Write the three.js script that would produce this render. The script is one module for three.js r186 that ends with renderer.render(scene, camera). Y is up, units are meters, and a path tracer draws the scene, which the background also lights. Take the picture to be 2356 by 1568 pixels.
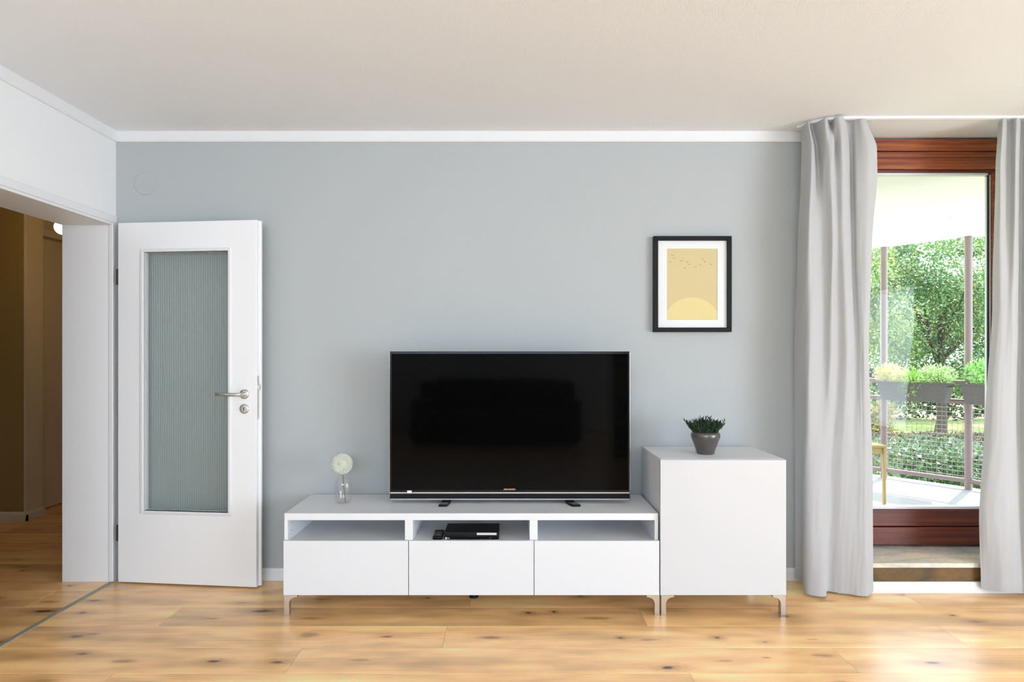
import * as THREE from 'three';
import { RoundedBoxGeometry } from 'three/addons/geometries/RoundedBoxGeometry.js';
import { TextGeometry } from 'three/addons/geometries/TextGeometry.js';
import { FontLoader } from 'three/addons/loaders/FontLoader.js';
import { RectAreaLightUniformsLib } from 'three/addons/lights/RectAreaLightUniformsLib.js';
import { mergeGeometries, mergeVertices } from 'three/addons/utils/BufferGeometryUtils.js';
import { ImprovedNoise } from 'three/addons/math/ImprovedNoise.js';

// ---------------------------------------------------------------- camera, sky, sun, window light, exposure
const W = 2356, H = 1568, F = 1400, CX = 1175, CY = 818, EYE = 1.232;
const scene = new THREE.Scene();
const camera = new THREE.PerspectiveCamera(2 * Math.atan(H / 2 / F) * 180 / Math.PI, W / H, 0.05, 200);
camera.position.set(0, EYE, 0);
camera.lookAt(0, EYE, -1);
camera.setViewOffset(W, H, W / 2 - CX, H / 2 - CY, W, H);

const renderer = new THREE.WebGLRenderer({ antialias: true });
renderer.toneMapping = THREE.LinearToneMapping;
renderer.toneMappingExposure = 0.92;
renderer.shadowMap.enabled = true;

scene.background = new THREE.Color().setRGB(5.0, 5.7, 6.8);          // bright hazy summer sky

const sun = new THREE.DirectionalLight(new THREE.Color().setRGB(1, 0.96, 0.89), 12);
sun.position.set(4 + 0.49 * 40, 0.72 * 40, -5 - 0.49 * 40);
sun.target.position.set(4, 0, -5);
sun.castShadow = true;
sun.shadow.mapSize.set(2048, 2048);
Object.assign(sun.shadow.camera, { left: -26, right: 26, top: 26, bottom: -26, near: 1, far: 90 });
scene.add(sun, sun.target);

RectAreaLightUniformsLib.init();
const skyWindow = new THREE.RectAreaLight(new THREE.Color().setRGB(0.83, 1.0, 1.20), 9.6, 3.3, 1.85);   // daylight in the opening of window_2
skyWindow.name = 'window_daylight';
skyWindow.position.set(5.06, 1.2, 1.15);
skyWindow.lookAt(0, 1.2, 1.15);
scene.add(skyWindow);
const rearWindow = new THREE.RectAreaLight(new THREE.Color().setRGB(0.83, 1.0, 1.20), 9.6, 4.1, 0.85);  // daylight in the opening of window_3
rearWindow.name = 'window_daylight_rear';
rearWindow.position.set(-0.05, 1.83, 3.66);
rearWindow.lookAt(-0.05, 1.83, 0);
scene.add(rearWindow);

// ---------------------------------------------------------------- helpers
const X = (px, d) => (px - CX) * d / F, Y = (py, d) => EYE - (py - CY) * d / F;
function rng(seed) { let a = seed >>> 0; return () => { a = (a + 0x6d2b79f5) | 0; let t = Math.imul(a ^ (a >>> 15), 1 | a); t = (t + Math.imul(t ^ (t >>> 7), 61 | t)) ^ t; return ((t ^ (t >>> 14)) >>> 0) / 4294967296; }; }
const noise = new ImprovedNoise(), n3 = (x, y, z = 0) => noise.noise(x, y, z);
const lin = (r, g, b) => new THREE.Color().setRGB(r, g, b);
const taken = new Map();
function numbered(name) { const k = taken.get(name) ?? 0; taken.set(name, k + 1); return k ? name + '_' + String(k).padStart(3, '0') : name; }
const bases = new WeakMap();
function tag(o, label, category, group, kind) { o.userData.label = label; o.userData.category = category; if (group) o.userData.group = group; if (kind) o.userData.kind = kind; return o; }
function thing(name, label, category, base = [0, 0, 0], opt = {}) {
  const g = new THREE.Group(); g.name = opt.fixed ? name : numbered(name); g.position.set(...base); g.rotation.y = opt.turn ?? 0; scene.add(g);
  bases.set(g, opt.local ? [0, 0, 0] : base);
  return tag(g, label, category, opt.group, opt.kind);
}
// geometry given in world coordinates (or local ones when the thing was made with local: true)
function part(parent, name, geo, mat, label) {
  const b = bases.get(parent) ?? [0, 0, 0];
  if (b[0] || b[1] || b[2]) geo.translate(-b[0], -b[1], -b[2]);
  const m = new THREE.Mesh(geo, mat); m.name = name; m.castShadow = m.receiveShadow = true; parent.add(m); bases.set(m, b);
  if (label) m.userData.label = label;
  return m;
}
function single(name, geo, mat, label, category, opt = {}) {
  geo.computeBoundingBox(); const c = geo.boundingBox, b = [(c.min.x + c.max.x) / 2, c.min.y, (c.min.z + c.max.z) / 2];
  geo.translate(-b[0], -b[1], -b[2]);
  const m = new THREE.Mesh(geo, mat); m.name = opt.fixed ? name : numbered(name); m.position.set(...b); m.castShadow = m.receiveShadow = true; scene.add(m); bases.set(m, b);
  return tag(m, label, category, opt.group, opt.kind);
}
function uvMetres(geo, s = 1) {
  const p = geo.attributes.position, n = geo.attributes.normal, uv = new Float32Array(p.count * 2);
  for (let i = 0; i < p.count; i++) {
    const ax = Math.abs(n.getX(i)), ay = Math.abs(n.getY(i)), az = Math.abs(n.getZ(i));
    const [u, v] = ax > ay && ax > az ? [p.getZ(i), p.getY(i)] : ay > az ? [p.getX(i), p.getZ(i)] : [p.getX(i), p.getY(i)];
    uv[2 * i] = u * s; uv[2 * i + 1] = v * s;
  }
  geo.setAttribute('uv', new THREE.BufferAttribute(uv, 2));
  return geo;
}
const box = (x0, x1, y0, y1, z0, z1) => uvMetres(new THREE.BoxGeometry(x1 - x0, y1 - y0, z1 - z0).translate((x0 + x1) / 2, (y0 + y1) / 2, (z0 + z1) / 2));
const rbox = (x0, x1, y0, y1, z0, z1, r = 0.0015, s = 2) => uvMetres(new RoundedBoxGeometry(x1 - x0, y1 - y0, z1 - z0, s, r).translate((x0 + x1) / 2, (y0 + y1) / 2, (z0 + z1) / 2));
const merged = (list) => mergeGeometries(list.map((g) => { const q = g.index ? g.toNonIndexed() : g; for (const k of Object.keys(q.attributes)) if (!['position', 'normal', 'uv'].includes(k)) q.deleteAttribute(k); if (!q.attributes.uv) q.setAttribute('uv', new THREE.BufferAttribute(new Float32Array(q.attributes.position.count * 2), 2)); return q; }));
function rod(a, b, r, r2 = r, seg = 10) {
  const A = new THREE.Vector3(...a), B = new THREE.Vector3(...b), d = B.clone().sub(A), g = new THREE.CylinderGeometry(r2, r, d.length(), seg);
  g.applyQuaternion(new THREE.Quaternion().setFromUnitVectors(new THREE.Vector3(0, 1, 0), d.clone().normalize()));
  return g.translate(...A.add(B).multiplyScalar(0.5).toArray());
}
const tube = (pts, r, seg = 24, rs = 10) => new THREE.TubeGeometry(new THREE.CatmullRomCurve3(pts.map((p) => new THREE.Vector3(...p)), false, 'catmullrom', 0.5), seg, r, rs);
const lathe = (pts, seg = 40) => new THREE.LatheGeometry(pts.map((p) => new THREE.Vector2(...p)), seg);
// a profile (in the plane across the run) swept straight: run along x (axis 'x') or z (axis 'z'); profile points [out, y]
function skirting(profile, axis, from, to, face, dir) {
  const s = new THREE.Shape(profile.map((p) => new THREE.Vector2(...p)));
  const g = new THREE.ExtrudeGeometry(s, { depth: Math.abs(to - from), bevelEnabled: false });        // shape x = out, y = up, z = run
  const m = axis === 'x'
    ? new THREE.Matrix4().makeBasis(new THREE.Vector3(0, 0, dir), new THREE.Vector3(0, 1, 0), new THREE.Vector3(dir > 0 ? -1 : 1, 0, 0)).setPosition(dir > 0 ? Math.max(from, to) : Math.min(from, to), 0, face)
    : new THREE.Matrix4().makeBasis(new THREE.Vector3(dir, 0, 0), new THREE.Vector3(0, 1, 0), new THREE.Vector3(0, 0, dir > 0 ? 1 : -1)).setPosition(face, 0, dir > 0 ? Math.min(from, to) : Math.max(from, to));
  return g.applyMatrix4(m);
}

// ---------------------------------------------------------------- textures
function dataTex(w, h, fill, srgb = true, repeat = true) {
  const d = new Uint8Array(w * h * 4);
  for (let j = 0; j < h; j++) for (let i = 0; i < w; i++) { const c = fill(i / w, j / h, i, j), o = (j * w + i) * 4; if (typeof c === 'number') d[o] = d[o + 1] = d[o + 2] = Math.max(0, Math.min(255, c)); else for (let k = 0; k < 3; k++) d[o + k] = Math.max(0, Math.min(255, c[k])); d[o + 3] = 255; }
  const t = new THREE.DataTexture(d, w, h); if (srgb) t.colorSpace = THREE.SRGBColorSpace; t.magFilter = THREE.LinearFilter; t.minFilter = THREE.LinearMipmapLinearFilter; t.generateMipmaps = true;
  if (repeat) t.wrapS = t.wrapT = THREE.RepeatWrapping; t.needsUpdate = true; return t;
}
const R0 = rng(11);
const grainField = new Float32Array(256 * 256).map(() => R0());
const gf = (x, y) => { const xi = ((Math.floor(x) % 256) + 256) % 256, yi = ((Math.floor(y) % 256) + 256) % 256; return grainField[yi * 256 + xi]; };
const gs = (x, y) => { const fx = x - Math.floor(x), fy = y - Math.floor(y), sx = fx * fx * (3 - 2 * fx), sy = fy * fy * (3 - 2 * fy); return (gf(x, y) * (1 - sx) + gf(x + 1, y) * sx) * (1 - sy) + (gf(x, y + 1) * (1 - sx) + gf(x + 1, y + 1) * sx) * sy; };
const tileable = (w, h, f) => (u, v) => f(u * w, v * h);
// rough plaster / woodchip paper relief, 0.4 m a tile (256 px lattice repeats exactly)
const plasterBump = dataTex(512, 512, (u, v) => 128 + 70 * (gs(u * 128, v * 64) - 0.5) + 60 * (gs(u * 256, v * 128 + 3) - 0.5) + 30 * (gs(u * 32, v * 32) - 0.5), false);
const paintBump = dataTex(512, 512, (u, v) => 128 + 50 * (gs(u * 128, v * 128) - 0.5) + 40 * (gs(u * 256, v * 256) - 0.5), false);
function tex(t, rx, ry = rx) { const c = t.clone(); c.repeat.set(rx, ry); c.needsUpdate = true; return c; }

// one oak plank: u along 2.234 m, v across 0.207 m; knots [u, v, radius m, darkness, stretch]
const PL = 2.234, PW = 0.207;
function plankTexture(seed, tone, knots) {
  const r = rng(seed * 77 + 5), s = r() * 200, ks = knots.slice();
  for (let i = 0; i < 2; i++) ks.push([r(), 0.15 + 0.7 * r(), 0.006 + 0.008 * r(), 0.18 + 0.15 * r(), 2.5 + 2 * r()]);
  const centre = 0.1 * (r() - 0.5), cat = 14 + 10 * r();
  return dataTex(1536, 224, (u, v) => {
    const x = u * PL, z = (v - 0.5) * PW;
    let dz = 0, dark = 0, glow = 0;
    for (const [ku, kv, kr, kd, st] of ks) {
      const ax = (x - ku * PL), az = z - (kv - 0.5) * PW, w = n3(x * 30, z * 90, s + ku * 9) * 0.35;
      const q = Math.hypot(ax / st, az) / kr * (1 + w);
      if (q < 9) { dz += Math.sign(az || 1) * kr * 0.9 * Math.exp(-q * q / 9); glow += kd * Math.exp(-q * q / 12) * 0.38; dark += kd * Math.exp(-Math.pow(q, 3)); }
    }
    const zz = z - dz;
    const wob = n3(x * 0.9, zz * 6, s) * 0.035 + n3(x * 3, zz * 10, s + 3) * 0.008;
    const ring = Math.sin((Math.abs(zz - centre + wob) * cat * 22 + x * 1.3 + n3(x * 1.5, zz * 20, s + 8) * 2.2));
    const fine = gs(x * 9 + s, (zz + wob * 0.5) * 420 + s) - 0.5, pore = gs(x * 70 + s * 3, zz * 760) - 0.5, cloud = n3(x * 2.2, zz * 14, s + 20), cloud2 = n3(x * 0.7, zz * 5, s + 40);
    let k = 1 + 0.022 * ring + 0.06 * fine + 0.05 * pore * (0.6 + cloud) + 0.15 * cloud + 0.13 * cloud2 + 0.09 * n3(x * 7, zz * 22, s + 60) - glow * (0.55 + 0.3 * ring);
    k *= 1 - 0.82 * Math.min(1, dark);
    const warm = 0.03 * cloud - 0.12 * glow;
    const core = Math.min(1, dark);
    return [251 * tone * k * (1 - warm * 0.3), 197 * tone * k * (1 + warm * 0.6) * (1 - 0.2 * core), 131 * tone * k * (1 + warm * 1.5) * (1 - 0.45 * core)];
  }, true, false);
}
function woodTexture(seed, c, streak = 1) {
  const s = seed * 31.7;
  return dataTex(512, 256, (u, v) => {
    const a = gs(u * 16 + s, v * 128 + s) - 0.5, b = n3(u * 3, v * 14, s), e = gs(u * 32 + s, v * 256) - 0.5, k = 1 + streak * (0.35 * a + 0.5 * b + 0.2 * e);
    return [c[0] * k, c[1] * k * (1 + 0.25 * b), c[2] * k];
  });
}
const woodTex = (seed, c, k) => { const t = tex(woodTexture(seed, c, k), 0.8, 4); t.wrapS = t.wrapT = THREE.MirroredRepeatWrapping; return t; };
const stoneTexture = (seed, c, amp) => dataTex(512, 256, (u, v) => {
  const a = n3(u * 5, v * 5, seed) + 0.5 * n3(u * 13, v * 11, seed + 2) + 0.3 * n3(u * 31, v * 29, seed + 5), vein = Math.exp(-Math.pow(n3(u * 4 + 2, v * 7, seed + 9) * 9, 2));
  const k = 1 + amp * a - amp * 0.7 * vein + 0.1 * (gs(u * 128, v * 128) - 0.5);
  return [c[0] * k, c[1] * k * (1 - 0.06 * a), c[2] * k * (1 - 0.14 * a)];
});

// ---------------------------------------------------------------- materials
const std = (o) => new THREE.MeshStandardMaterial(o), phys = (o) => new THREE.MeshPhysicalMaterial(o);
const M = {
  ceiling: std({ color: lin(0.84, 0.87, 0.90), roughness: 0.95, bumpMap: tex(plasterBump, 2.5), bumpScale: 0.0016 }),
  whiteWall: std({ color: lin(0.79, 0.79, 0.775), roughness: 0.93, bumpMap: tex(plasterBump, 2.5), bumpScale: 0.0009 }),
  greyWall: std({ color: lin(0.425, 0.445, 0.436), roughness: 0.9, bumpMap: tex(paintBump, 2.5), bumpScale: 0.0009 }),
  hallWall: std({ color: lin(0.74, 0.70, 0.62), roughness: 0.93, bumpMap: tex(plasterBump, 2.5), bumpScale: 0.0009 }),
  ochreWall: std({ color: lin(0.36, 0.28, 0.12), roughness: 0.93, bumpMap: tex(plasterBump, 2.5), bumpScale: 0.0009 }),
  whiteTrim: std({ color: lin(0.75, 0.745, 0.735), roughness: 0.45 }),
  whiteDoor: std({ color: lin(0.85, 0.84, 0.825), roughness: 0.42 }),
  whiteBody: std({ color: lin(0.72, 0.72, 0.72), roughness: 0.45 }),
  whiteFront: std({ color: lin(0.69, 0.69, 0.69), roughness: 0.4 }),
  glossFront: phys({ color: lin(0.61, 0.61, 0.61), roughness: 0.06 }),
  steel: std({ color: lin(0.62, 0.60, 0.575), roughness: 0.32, metalness: 1 }),
  chrome: std({ color: lin(0.75, 0.75, 0.75), roughness: 0.15, metalness: 1 }),
  hinge: std({ color: lin(0.05, 0.045, 0.04), roughness: 0.5, metalness: 0.5 }),
  blackHole: std({ color: lin(0.004, 0.004, 0.004), roughness: 0.9 }),
  reeded: phys({ color: lin(0.75, 0.80, 0.78), roughness: 0.38, transmission: 0.95, thickness: 0, ior: 1.5 }),
  pane: phys({ color: lin(1, 1, 1), roughness: 0, transmission: 1, thickness: 0, ior: 1.5, specularIntensity: 0.2 }),
  blackFrame: phys({ color: lin(0.009, 0.009, 0.009), roughness: 0.45, specularIntensity: 0.3 }),
  mat: std({ color: lin(0.74, 0.735, 0.725), roughness: 0.9 }),
  tvBlack: phys({ color: lin(0.003, 0.003, 0.003), roughness: 0.22, specularIntensity: 0.45 }),
  tvBar: phys({ color: lin(0.005, 0.0045, 0.006), roughness: 0.35, specularIntensity: 0.4 }),
  tvScreen: phys({ color: lin(0.0018, 0.0016, 0.0015), roughness: 0.05, specularIntensity: 0.13 }),
  tvBack: std({ color: lin(0.01, 0.01, 0.01), roughness: 0.6 }),
  silver: std({ color: lin(0.5, 0.49, 0.47), roughness: 0.3, metalness: 1 }),
  logo: std({ color: lin(0.75, 0.5, 0.3), roughness: 0.4 }),
  led: std({ color: lin(0.7, 0.72, 1), roughness: 0.5, emissive: lin(0.55, 0.58, 1), emissiveIntensity: 0.8 }),
  sticker: std({ color: lin(0.62, 0.58, 0.58), roughness: 0.5 }),
  playerBlack: phys({ color: lin(0.003, 0.003, 0.003), roughness: 0.3, specularIntensity: 0.4 }),
  vase: phys({ color: lin(0.97, 0.94, 0.945), roughness: 0.0, transmission: 1, thickness: 0, ior: 1.5 }),
  stem: std({ color: lin(0.10, 0.17, 0.06), roughness: 0.7 }),
  petal: phys({ color: lin(0.95, 0.945, 0.84), roughness: 0.9, transmission: 0.3, thickness: 0, side: THREE.DoubleSide }),
  petalHeart: std({ color: lin(0.55, 0.56, 0.12), roughness: 0.8 }),
  potGlaze: phys({ color: lin(0.075, 0.064, 0.058), roughness: 0.24, clearcoat: 0.7, clearcoatRoughness: 0.08 }),
  soil: std({ color: lin(0.03, 0.02, 0.014), roughness: 1 }),
  houseLeaf: phys({ color: lin(0.012, 0.040, 0.012), roughness: 0.6, transmission: 0.15, thickness: 0, side: THREE.DoubleSide }),
  curtain: phys({ color: lin(0.49, 0.485, 0.48), roughness: 1, transmission: 0.12, thickness: 0, side: THREE.DoubleSide, bumpMap: null }),
  rail: std({ color: lin(0.78, 0.77, 0.76), roughness: 0.5 }),
  windowWood: std({ map: woodTex(3, [134, 66, 32], 0.62), roughness: 0.42 }),
  windowWoodDark: std({ map: woodTex(5, [98, 44, 29], 0.5), roughness: 0.42 }),
  gasket: std({ color: lin(0.008, 0.008, 0.008), roughness: 0.8 }),
  alu: std({ color: lin(0.68, 0.68, 0.70), roughness: 0.4 }),
  stoneTop: std({ map: tex(stoneTexture(4, [222, 213, 196], 0.12), 0.6, 1.2), roughness: 0.35 }),
  stoneRiser: std({ map: tex(stoneTexture(8, [104, 78, 40], 0.3), 0.8, 1.6), roughness: 0.5 }),
  balconyFloor: std({ color: lin(0.34, 0.335, 0.335), roughness: 0.9, bumpMap: tex(paintBump, 1), bumpScale: 0.002 }),
  balconyCeil: std({ color: lin(0.86, 0.85, 0.86), roughness: 0.95 }),
  railPaint: std({ color: lin(0.27, 0.195, 0.20), roughness: 0.5 }),
  wire: std({ color: lin(0.3, 0.26, 0.255), roughness: 0.5 }),
  yellow: std({ color: lin(0.5, 0.37, 0.12), roughness: 0.5 }),
  lawn: std({ map: tex(dataTex(256, 256, (u, v) => { const k = 0.75 + 0.5 * gs(u * 256, v * 256) * (0.7 + 0.3 * gs(u * 32, v * 32)); return [150 * k, 168 * k, 92 * k]; }), 0.25), roughness: 1 }),
  paving: std({ map: tex(dataTex(256, 256, (u, v) => { const k = 0.85 + 0.3 * gs(u * 128, v * 128); return [105 * k, 102 * k, 102 * k]; }), 0.5), roughness: 0.95 }),
  bark: std({ color: lin(0.10, 0.08, 0.065), roughness: 1 }),
  facade: std({ color: lin(0.7, 0.69, 0.66), roughness: 0.95 }),
  subfloor: std({ color: lin(0.05, 0.035, 0.02), roughness: 1 }),
  threshold: std({ color: lin(0.32, 0.30, 0.23), roughness: 0.45, metalness: 0.2 }),
  sofa: std({ color: lin(0.008, 0.008, 0.009), roughness: 0.7 }),
};

// ---------------------------------------------------------------- the room
const ZB = -3.35, XL = -2.173, XR = 5.0, ZR = 3.6, CE = 2.464, FAC = -3.6;       // grey wall, white wall, window_2 wall, rear wall, ceiling, outer face
const ST = { kind: 'structure', fixed: true };
single('ceiling', box(-5.1, XR + 0.25, CE, CE + 0.24, -6.3, ZR + 0.25), M.ceiling, 'white ceiling with rough textured wallpaper over the whole room', 'ceiling', ST);
const wallEnd = 1.64;
single('wall_back', box(XL - 0.27, wallEnd, 0, CE, FAC, ZB), M.greyWall, 'light grey green painted wall behind the television', 'wall', ST);
// the white wall with the door opening: shape in (z, y)
const DO = { z0: -3.315, z1: -2.43, top: 1.945, xh: -2.44 };
{
  const s = new THREE.Shape([[ZB, DO.top], [DO.z1, DO.top], [DO.z1, 0], [ZR, 0], [ZR, CE], [ZB, CE]].map((p) => new THREE.Vector2(-p[0], p[1])));
  const g = new THREE.ExtrudeGeometry(s, { depth: XL - DO.xh, bevelEnabled: false });
  g.rotateY(Math.PI / 2); g.translate(DO.xh, 0, 0);                                   // shape x -> -z, extrude z -> x
  single('wall_left', uvMetres(g), M.whiteWall, 'white wall with the open doorway into the hallway', 'wall', ST);
}
const W3 = { x0: -2.15, x1: 2.05, y0: 1.38, y1: 2.28 };
{
  const s = new THREE.Shape([[DO.xh, 0], [XR + 0.25, 0], [XR + 0.25, CE], [DO.xh, CE]].map((p) => new THREE.Vector2(...p)));
  s.holes.push(new THREE.Path([[W3.x0, W3.y0], [W3.x0, W3.y1], [W3.x1, W3.y1], [W3.x1, W3.y0]].map((p) => new THREE.Vector2(...p))));
  single('wall_rear', uvMetres(new THREE.ExtrudeGeometry(s, { depth: 0.25, bevelEnabled: false }).translate(0, 0, ZR)), M.whiteWall, 'white wall behind the sofa, facing the television', 'wall', ST);
}
const W2 = { z0: -0.6, z1: 2.9, y0: 0.25, y1: 2.15 };
{
  const s = new THREE.Shape([[FAC, 0], [ZR, 0], [ZR, CE], [FAC, CE]].map((p) => new THREE.Vector2(-p[0], p[1])));
  s.holes.push(new THREE.Path([[W2.z0, W2.y0], [W2.z0, W2.y1], [W2.z1, W2.y1], [W2.z1, W2.y0]].map((p) => new THREE.Vector2(-p[0], p[1]))));
  const g = new THREE.ExtrudeGeometry(s, { depth: 0.25, bevelEnabled: false });
  g.rotateY(Math.PI / 2); g.translate(XR, 0, 0);
  single('wall_right', uvMetres(g), M.whiteWall, 'white side wall with the wide three-part window', 'wall', ST);
}
// hallway beyond the doorway
single('wall_hallway_front', box(-5.1, -3.64, 0, CE, -4.71, -4.55), M.ochreWall, 'olive brown hallway wall with a low white skirting', 'wall', ST);
single('wall_hallway_pier', box(-3.64, -3.62, 0, CE, -4.71, -4.55), M.hallWall, 'narrow white end face of the hallway wall', 'wall', ST);
single('wall_hallway_side', box(-5.1, -3.76, 0, CE, -6.3, -4.71), M.hallWall, 'recessed hallway wall behind the projecting pier', 'wall', ST);
single('wall_hallway_end', box(-3.76, -2.2, 0, CE, -6.3, -6.1), M.hallWall, 'end wall of the hallway', 'wall', ST);
single('wall_hallway_inner', box(-2.44, -2.2, 0, CE, -6.1, FAC), M.hallWall, 'hallway side wall running on behind the grey wall', 'wall', ST);
single('wall_hallway_outer', box(-5.1, -4.9, 0, CE, -4.55, 0.2), M.hallWall, 'far side wall of the hallway', 'wall', ST);
single('wall_hallway_rear', box(-4.9, -2.44, 0, CE, 0, 0.2), M.hallWall, 'hallway wall at the end by the camera side', 'wall', ST);
{
  const d = thing('door_2', 'plain white closed door recessed beside the hallway pier', 'door', [-3.75, 0, -5.2], ST);
  part(d, 'leaf', rbox(-3.758, -3.735, 0.012, 2.17, -5.70, -4.725, 0.003), M.hallWall);
  part(d, 'door_head', rbox(-3.758, -3.70, 2.185, 2.24, -5.76, -4.712, 0.003), M.whiteTrim);
}

// floor of single planks
const plankGeos = new Map();
function plankGeo(len, u0, flip) {
  const key = len.toFixed(3) + '|' + u0.toFixed(3) + flip;
  if (plankGeos.has(key)) return plankGeos.get(key);
  const w = PW - 0.0006, l = len - 0.0006, c = 0.0009, h = 0.014, P = [], U = [];
  const top = [[-l / 2 + c, 0, -w / 2 + c], [l / 2 - c, 0, -w / 2 + c], [l / 2 - c, 0, w / 2 - c], [-l / 2 + c, 0, w / 2 - c]];
  const rim = [[-l / 2, -c, -w / 2], [l / 2, -c, -w / 2], [l / 2, -c, w / 2], [-l / 2, -c, w / 2]], low = rim.map((p) => [p[0], -h, p[2]]);
  const quad = (a, b, d, e) => { for (const p of [a, d, b, a, e, d]) { P.push(...p); const u = u0 + (p[0] + l / 2) / PL, v = p[2] / PW + 0.5; U.push(flip ? 1 - u : u, flip ? 1 - v : v); } };
  quad(...top);
  for (let i = 0; i < 4; i++) { const j = (i + 1) % 4; quad(top[j], top[i], rim[i], rim[j]); quad(rim[j], rim[i], low[i], low[j]); }
  const g = new THREE.BufferGeometry();
  g.setAttribute('position', new THREE.Float32BufferAttribute(P, 3)); g.setAttribute('uv', new THREE.Float32BufferAttribute(U, 2)); g.computeVertexNormals();
  plankGeos.set(key, g); return g;
}
const plankSpec = [   // tone, knots placed as seen on the boards in view
  [0.95, [[0.62, 0.55, 0.010, 0.9, 2.4], [0.30, 0.4, 0.006, 0.6, 2]]],
  [0.87, [[0.179, 0.22, 0.011, 0.95, 3.0], [0.758, 0.31, 0.0075, 1.0, 1.6], [0.814, 0.25, 0.006, 1.0, 1.4], [0.30, 0.6, 0.012, 0.3, 4], [0.90, 0.6, 0.014, 0.3, 5]]],
  [1.00, [[0.344, 0.56, 0.005, 1.0, 1.3], [0.534, 0.55, 0.0065, 1.0, 1.6], [0.09, 0.55, 0.012, 0.4, 4], [0.62, 0.75, 0.006, 0.35, 2]]],
  [1.01, [[0.67, 0.79, 0.0085, 1.0, 2.4], [0.12, 0.5, 0.01, 0.25, 4], [0.86, 0.4, 0.006, 0.35, 3]]],
  [0.98, [[0.274, 0.49, 0.010, 0.55, 2.5], [0.73, 0.42, 0.024, 0.3, 1.6], [0.886, 0.5, 0.008, 0.6, 2.5]]],
  [1.04, [[0.25, 0.35, 0.006, 0.8, 1.8]]],
  [0.98, [[0.5, 0.5, 0.012, 0.55, 3.5], [0.8, 0.3, 0.007, 0.8, 2]]],
  [1.02, [[0.4, 0.65, 0.006, 0.6, 2.5], [0.71, 0.5, 0.008, 0.7, 2]]],
  [0.93, [[0.3, 0.5, 0.010, 0.8, 2.2], [0.66, 0.45, 0.006, 0.8, 2]]],
  [1.00, [[0.15, 0.6, 0.009, 0.6, 3], [0.9, 0.45, 0.006, 0.7, 2]]],
  [0.98, [[0.855, 0.55, 0.009, 0.85, 2.4], [0.972, 0.58, 0.007, 0.7, 3], [0.60, 0.25, 0.010, 0.5, 2.5], [0.45, 0.5, 0.008, 0.4, 3]]],
];
const plankMats = plankSpec.map(([tone, knots], i) => phys({ map: plankTexture(i + 1, tone, knots), roughness: 0.33, clearcoat: 0.55, clearcoatRoughness: 0.3 }));
function layFloor(name, label, x0, x1, dNear, dFar, spec, seed, opt) {
  const r = rng(seed), fl = thing(name, label, 'floor', [0, 0, 0], { ...ST });
  part(fl, 'underlay', box(x0, x1, -0.2, -0.0135, -dFar, -dNear), M.subfloor);
  let k = Math.floor((2.983 - dFar) / PW);
  for (;;) {
    const far = 2.983 - k * PW, near = far - PW; if (far <= dNear + 0.005) break;
    const row = spec[k], start = row ? row[0] : -4 + r() * PL;
    let x = start; while (x > x0) x -= PL;
    let idx = row ? row[2] ?? 0 : 0;
    for (; x < x1 - 0.01; x += PL, idx++) {
      const a = Math.max(x, x0), b = Math.min(x + PL, x1); if (b - a < 0.01) continue;
      const mi = row && row[1] && row[1][Math.round((x - start) / PL)] !== undefined ? row[1][Math.round((x - start) / PL)] : Math.floor(r() * plankMats.length), given = row && row[1] && row[1][Math.round((x - start) / PL)] !== undefined;
      const m = new THREE.Mesh(plankGeo(+(b - a).toFixed(3), +((a - x) / PL).toFixed(3), given ? 0 : r() < 0.5 ? 1 : 0), plankMats[mi]);
      m.name = 'plank'; m.position.set((a + b) / 2, 0, -(near + far) / 2); m.receiveShadow = m.castShadow = true; fl.add(m);
    }
    k++;
  }
  return fl;
}
// row k lies between 2.983 - k * PW and PW nearer: [a joint's x, {plank number from that joint: material}]
layFloor('floor', 'oak plank floor with dark knots running across the room', -2.168, XR, -ZR, 3.352, {
  '-2': [-0.9, { 0: 0, '-1': 4, 1: 7 }], '-1': [-0.2, { '-1': 9, 0: 5, 1: 6 }], 0: [-1.61, { 0: 1, '-1': 6, 1: 8, 2: 4 }], 1: [-0.29, { 0: 2, '-1': 4, 1: 7, '-2': 5 }], 2: [-0.877, { 0: 3, '-1': 10, 1: 9 }], 3: [-1.539, { 0: 7, '-1': 8, 1: 5 }],
}, 21);
layFloor('floor_hallway', 'oak plank floor of the dim hallway beyond the threshold strip', -4.9, -2.172, 0, 6.1, {}, 35);
single('trim_1', rbox(-2.184, -2.158, -0.001, 0.004, DO.z0, DO.z1, 0.002), M.threshold, 'narrow metal threshold strip on the floor of the doorway', 'threshold', ST);

// baseboards and cornices
const skirt = [[0, 0], [0.014, 0], [0.014, 0.046], [0.0115, 0.049], [0.0115, 0.053], [0.009, 0.061], [0.005, 0.066], [0, 0.066]];
single('baseboard_back', skirting(skirt, 'x', -2.0, wallEnd, ZB, 1), M.whiteTrim, 'white moulded baseboard along the grey wall', 'baseboard', ST);
single('baseboard_hallway', merged([skirting(skirt, 'x', -4.9, -3.606, -4.55, 1), skirting(skirt, 'z', -4.715, -4.536, -3.62, 1)]), M.whiteTrim, 'white baseboard around the hallway pier', 'baseboard', ST);
const cove = [[0, CE - 0.057], [0.008, CE - 0.057], [0.013, CE - 0.050], [0.013, CE], [0, CE]];
single('trim_2', skirting(cove, 'x', XL, wallEnd, ZB, 1), M.whiteTrim, 'white cornice strip between the grey wall and ceiling', 'cornice', ST);
single('trim_3', skirting(cove, 'z', ZB + 0.013, ZR, XL, 1), M.whiteTrim, 'white cornice strip between the white wall and ceiling', 'cornice', ST);

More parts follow.
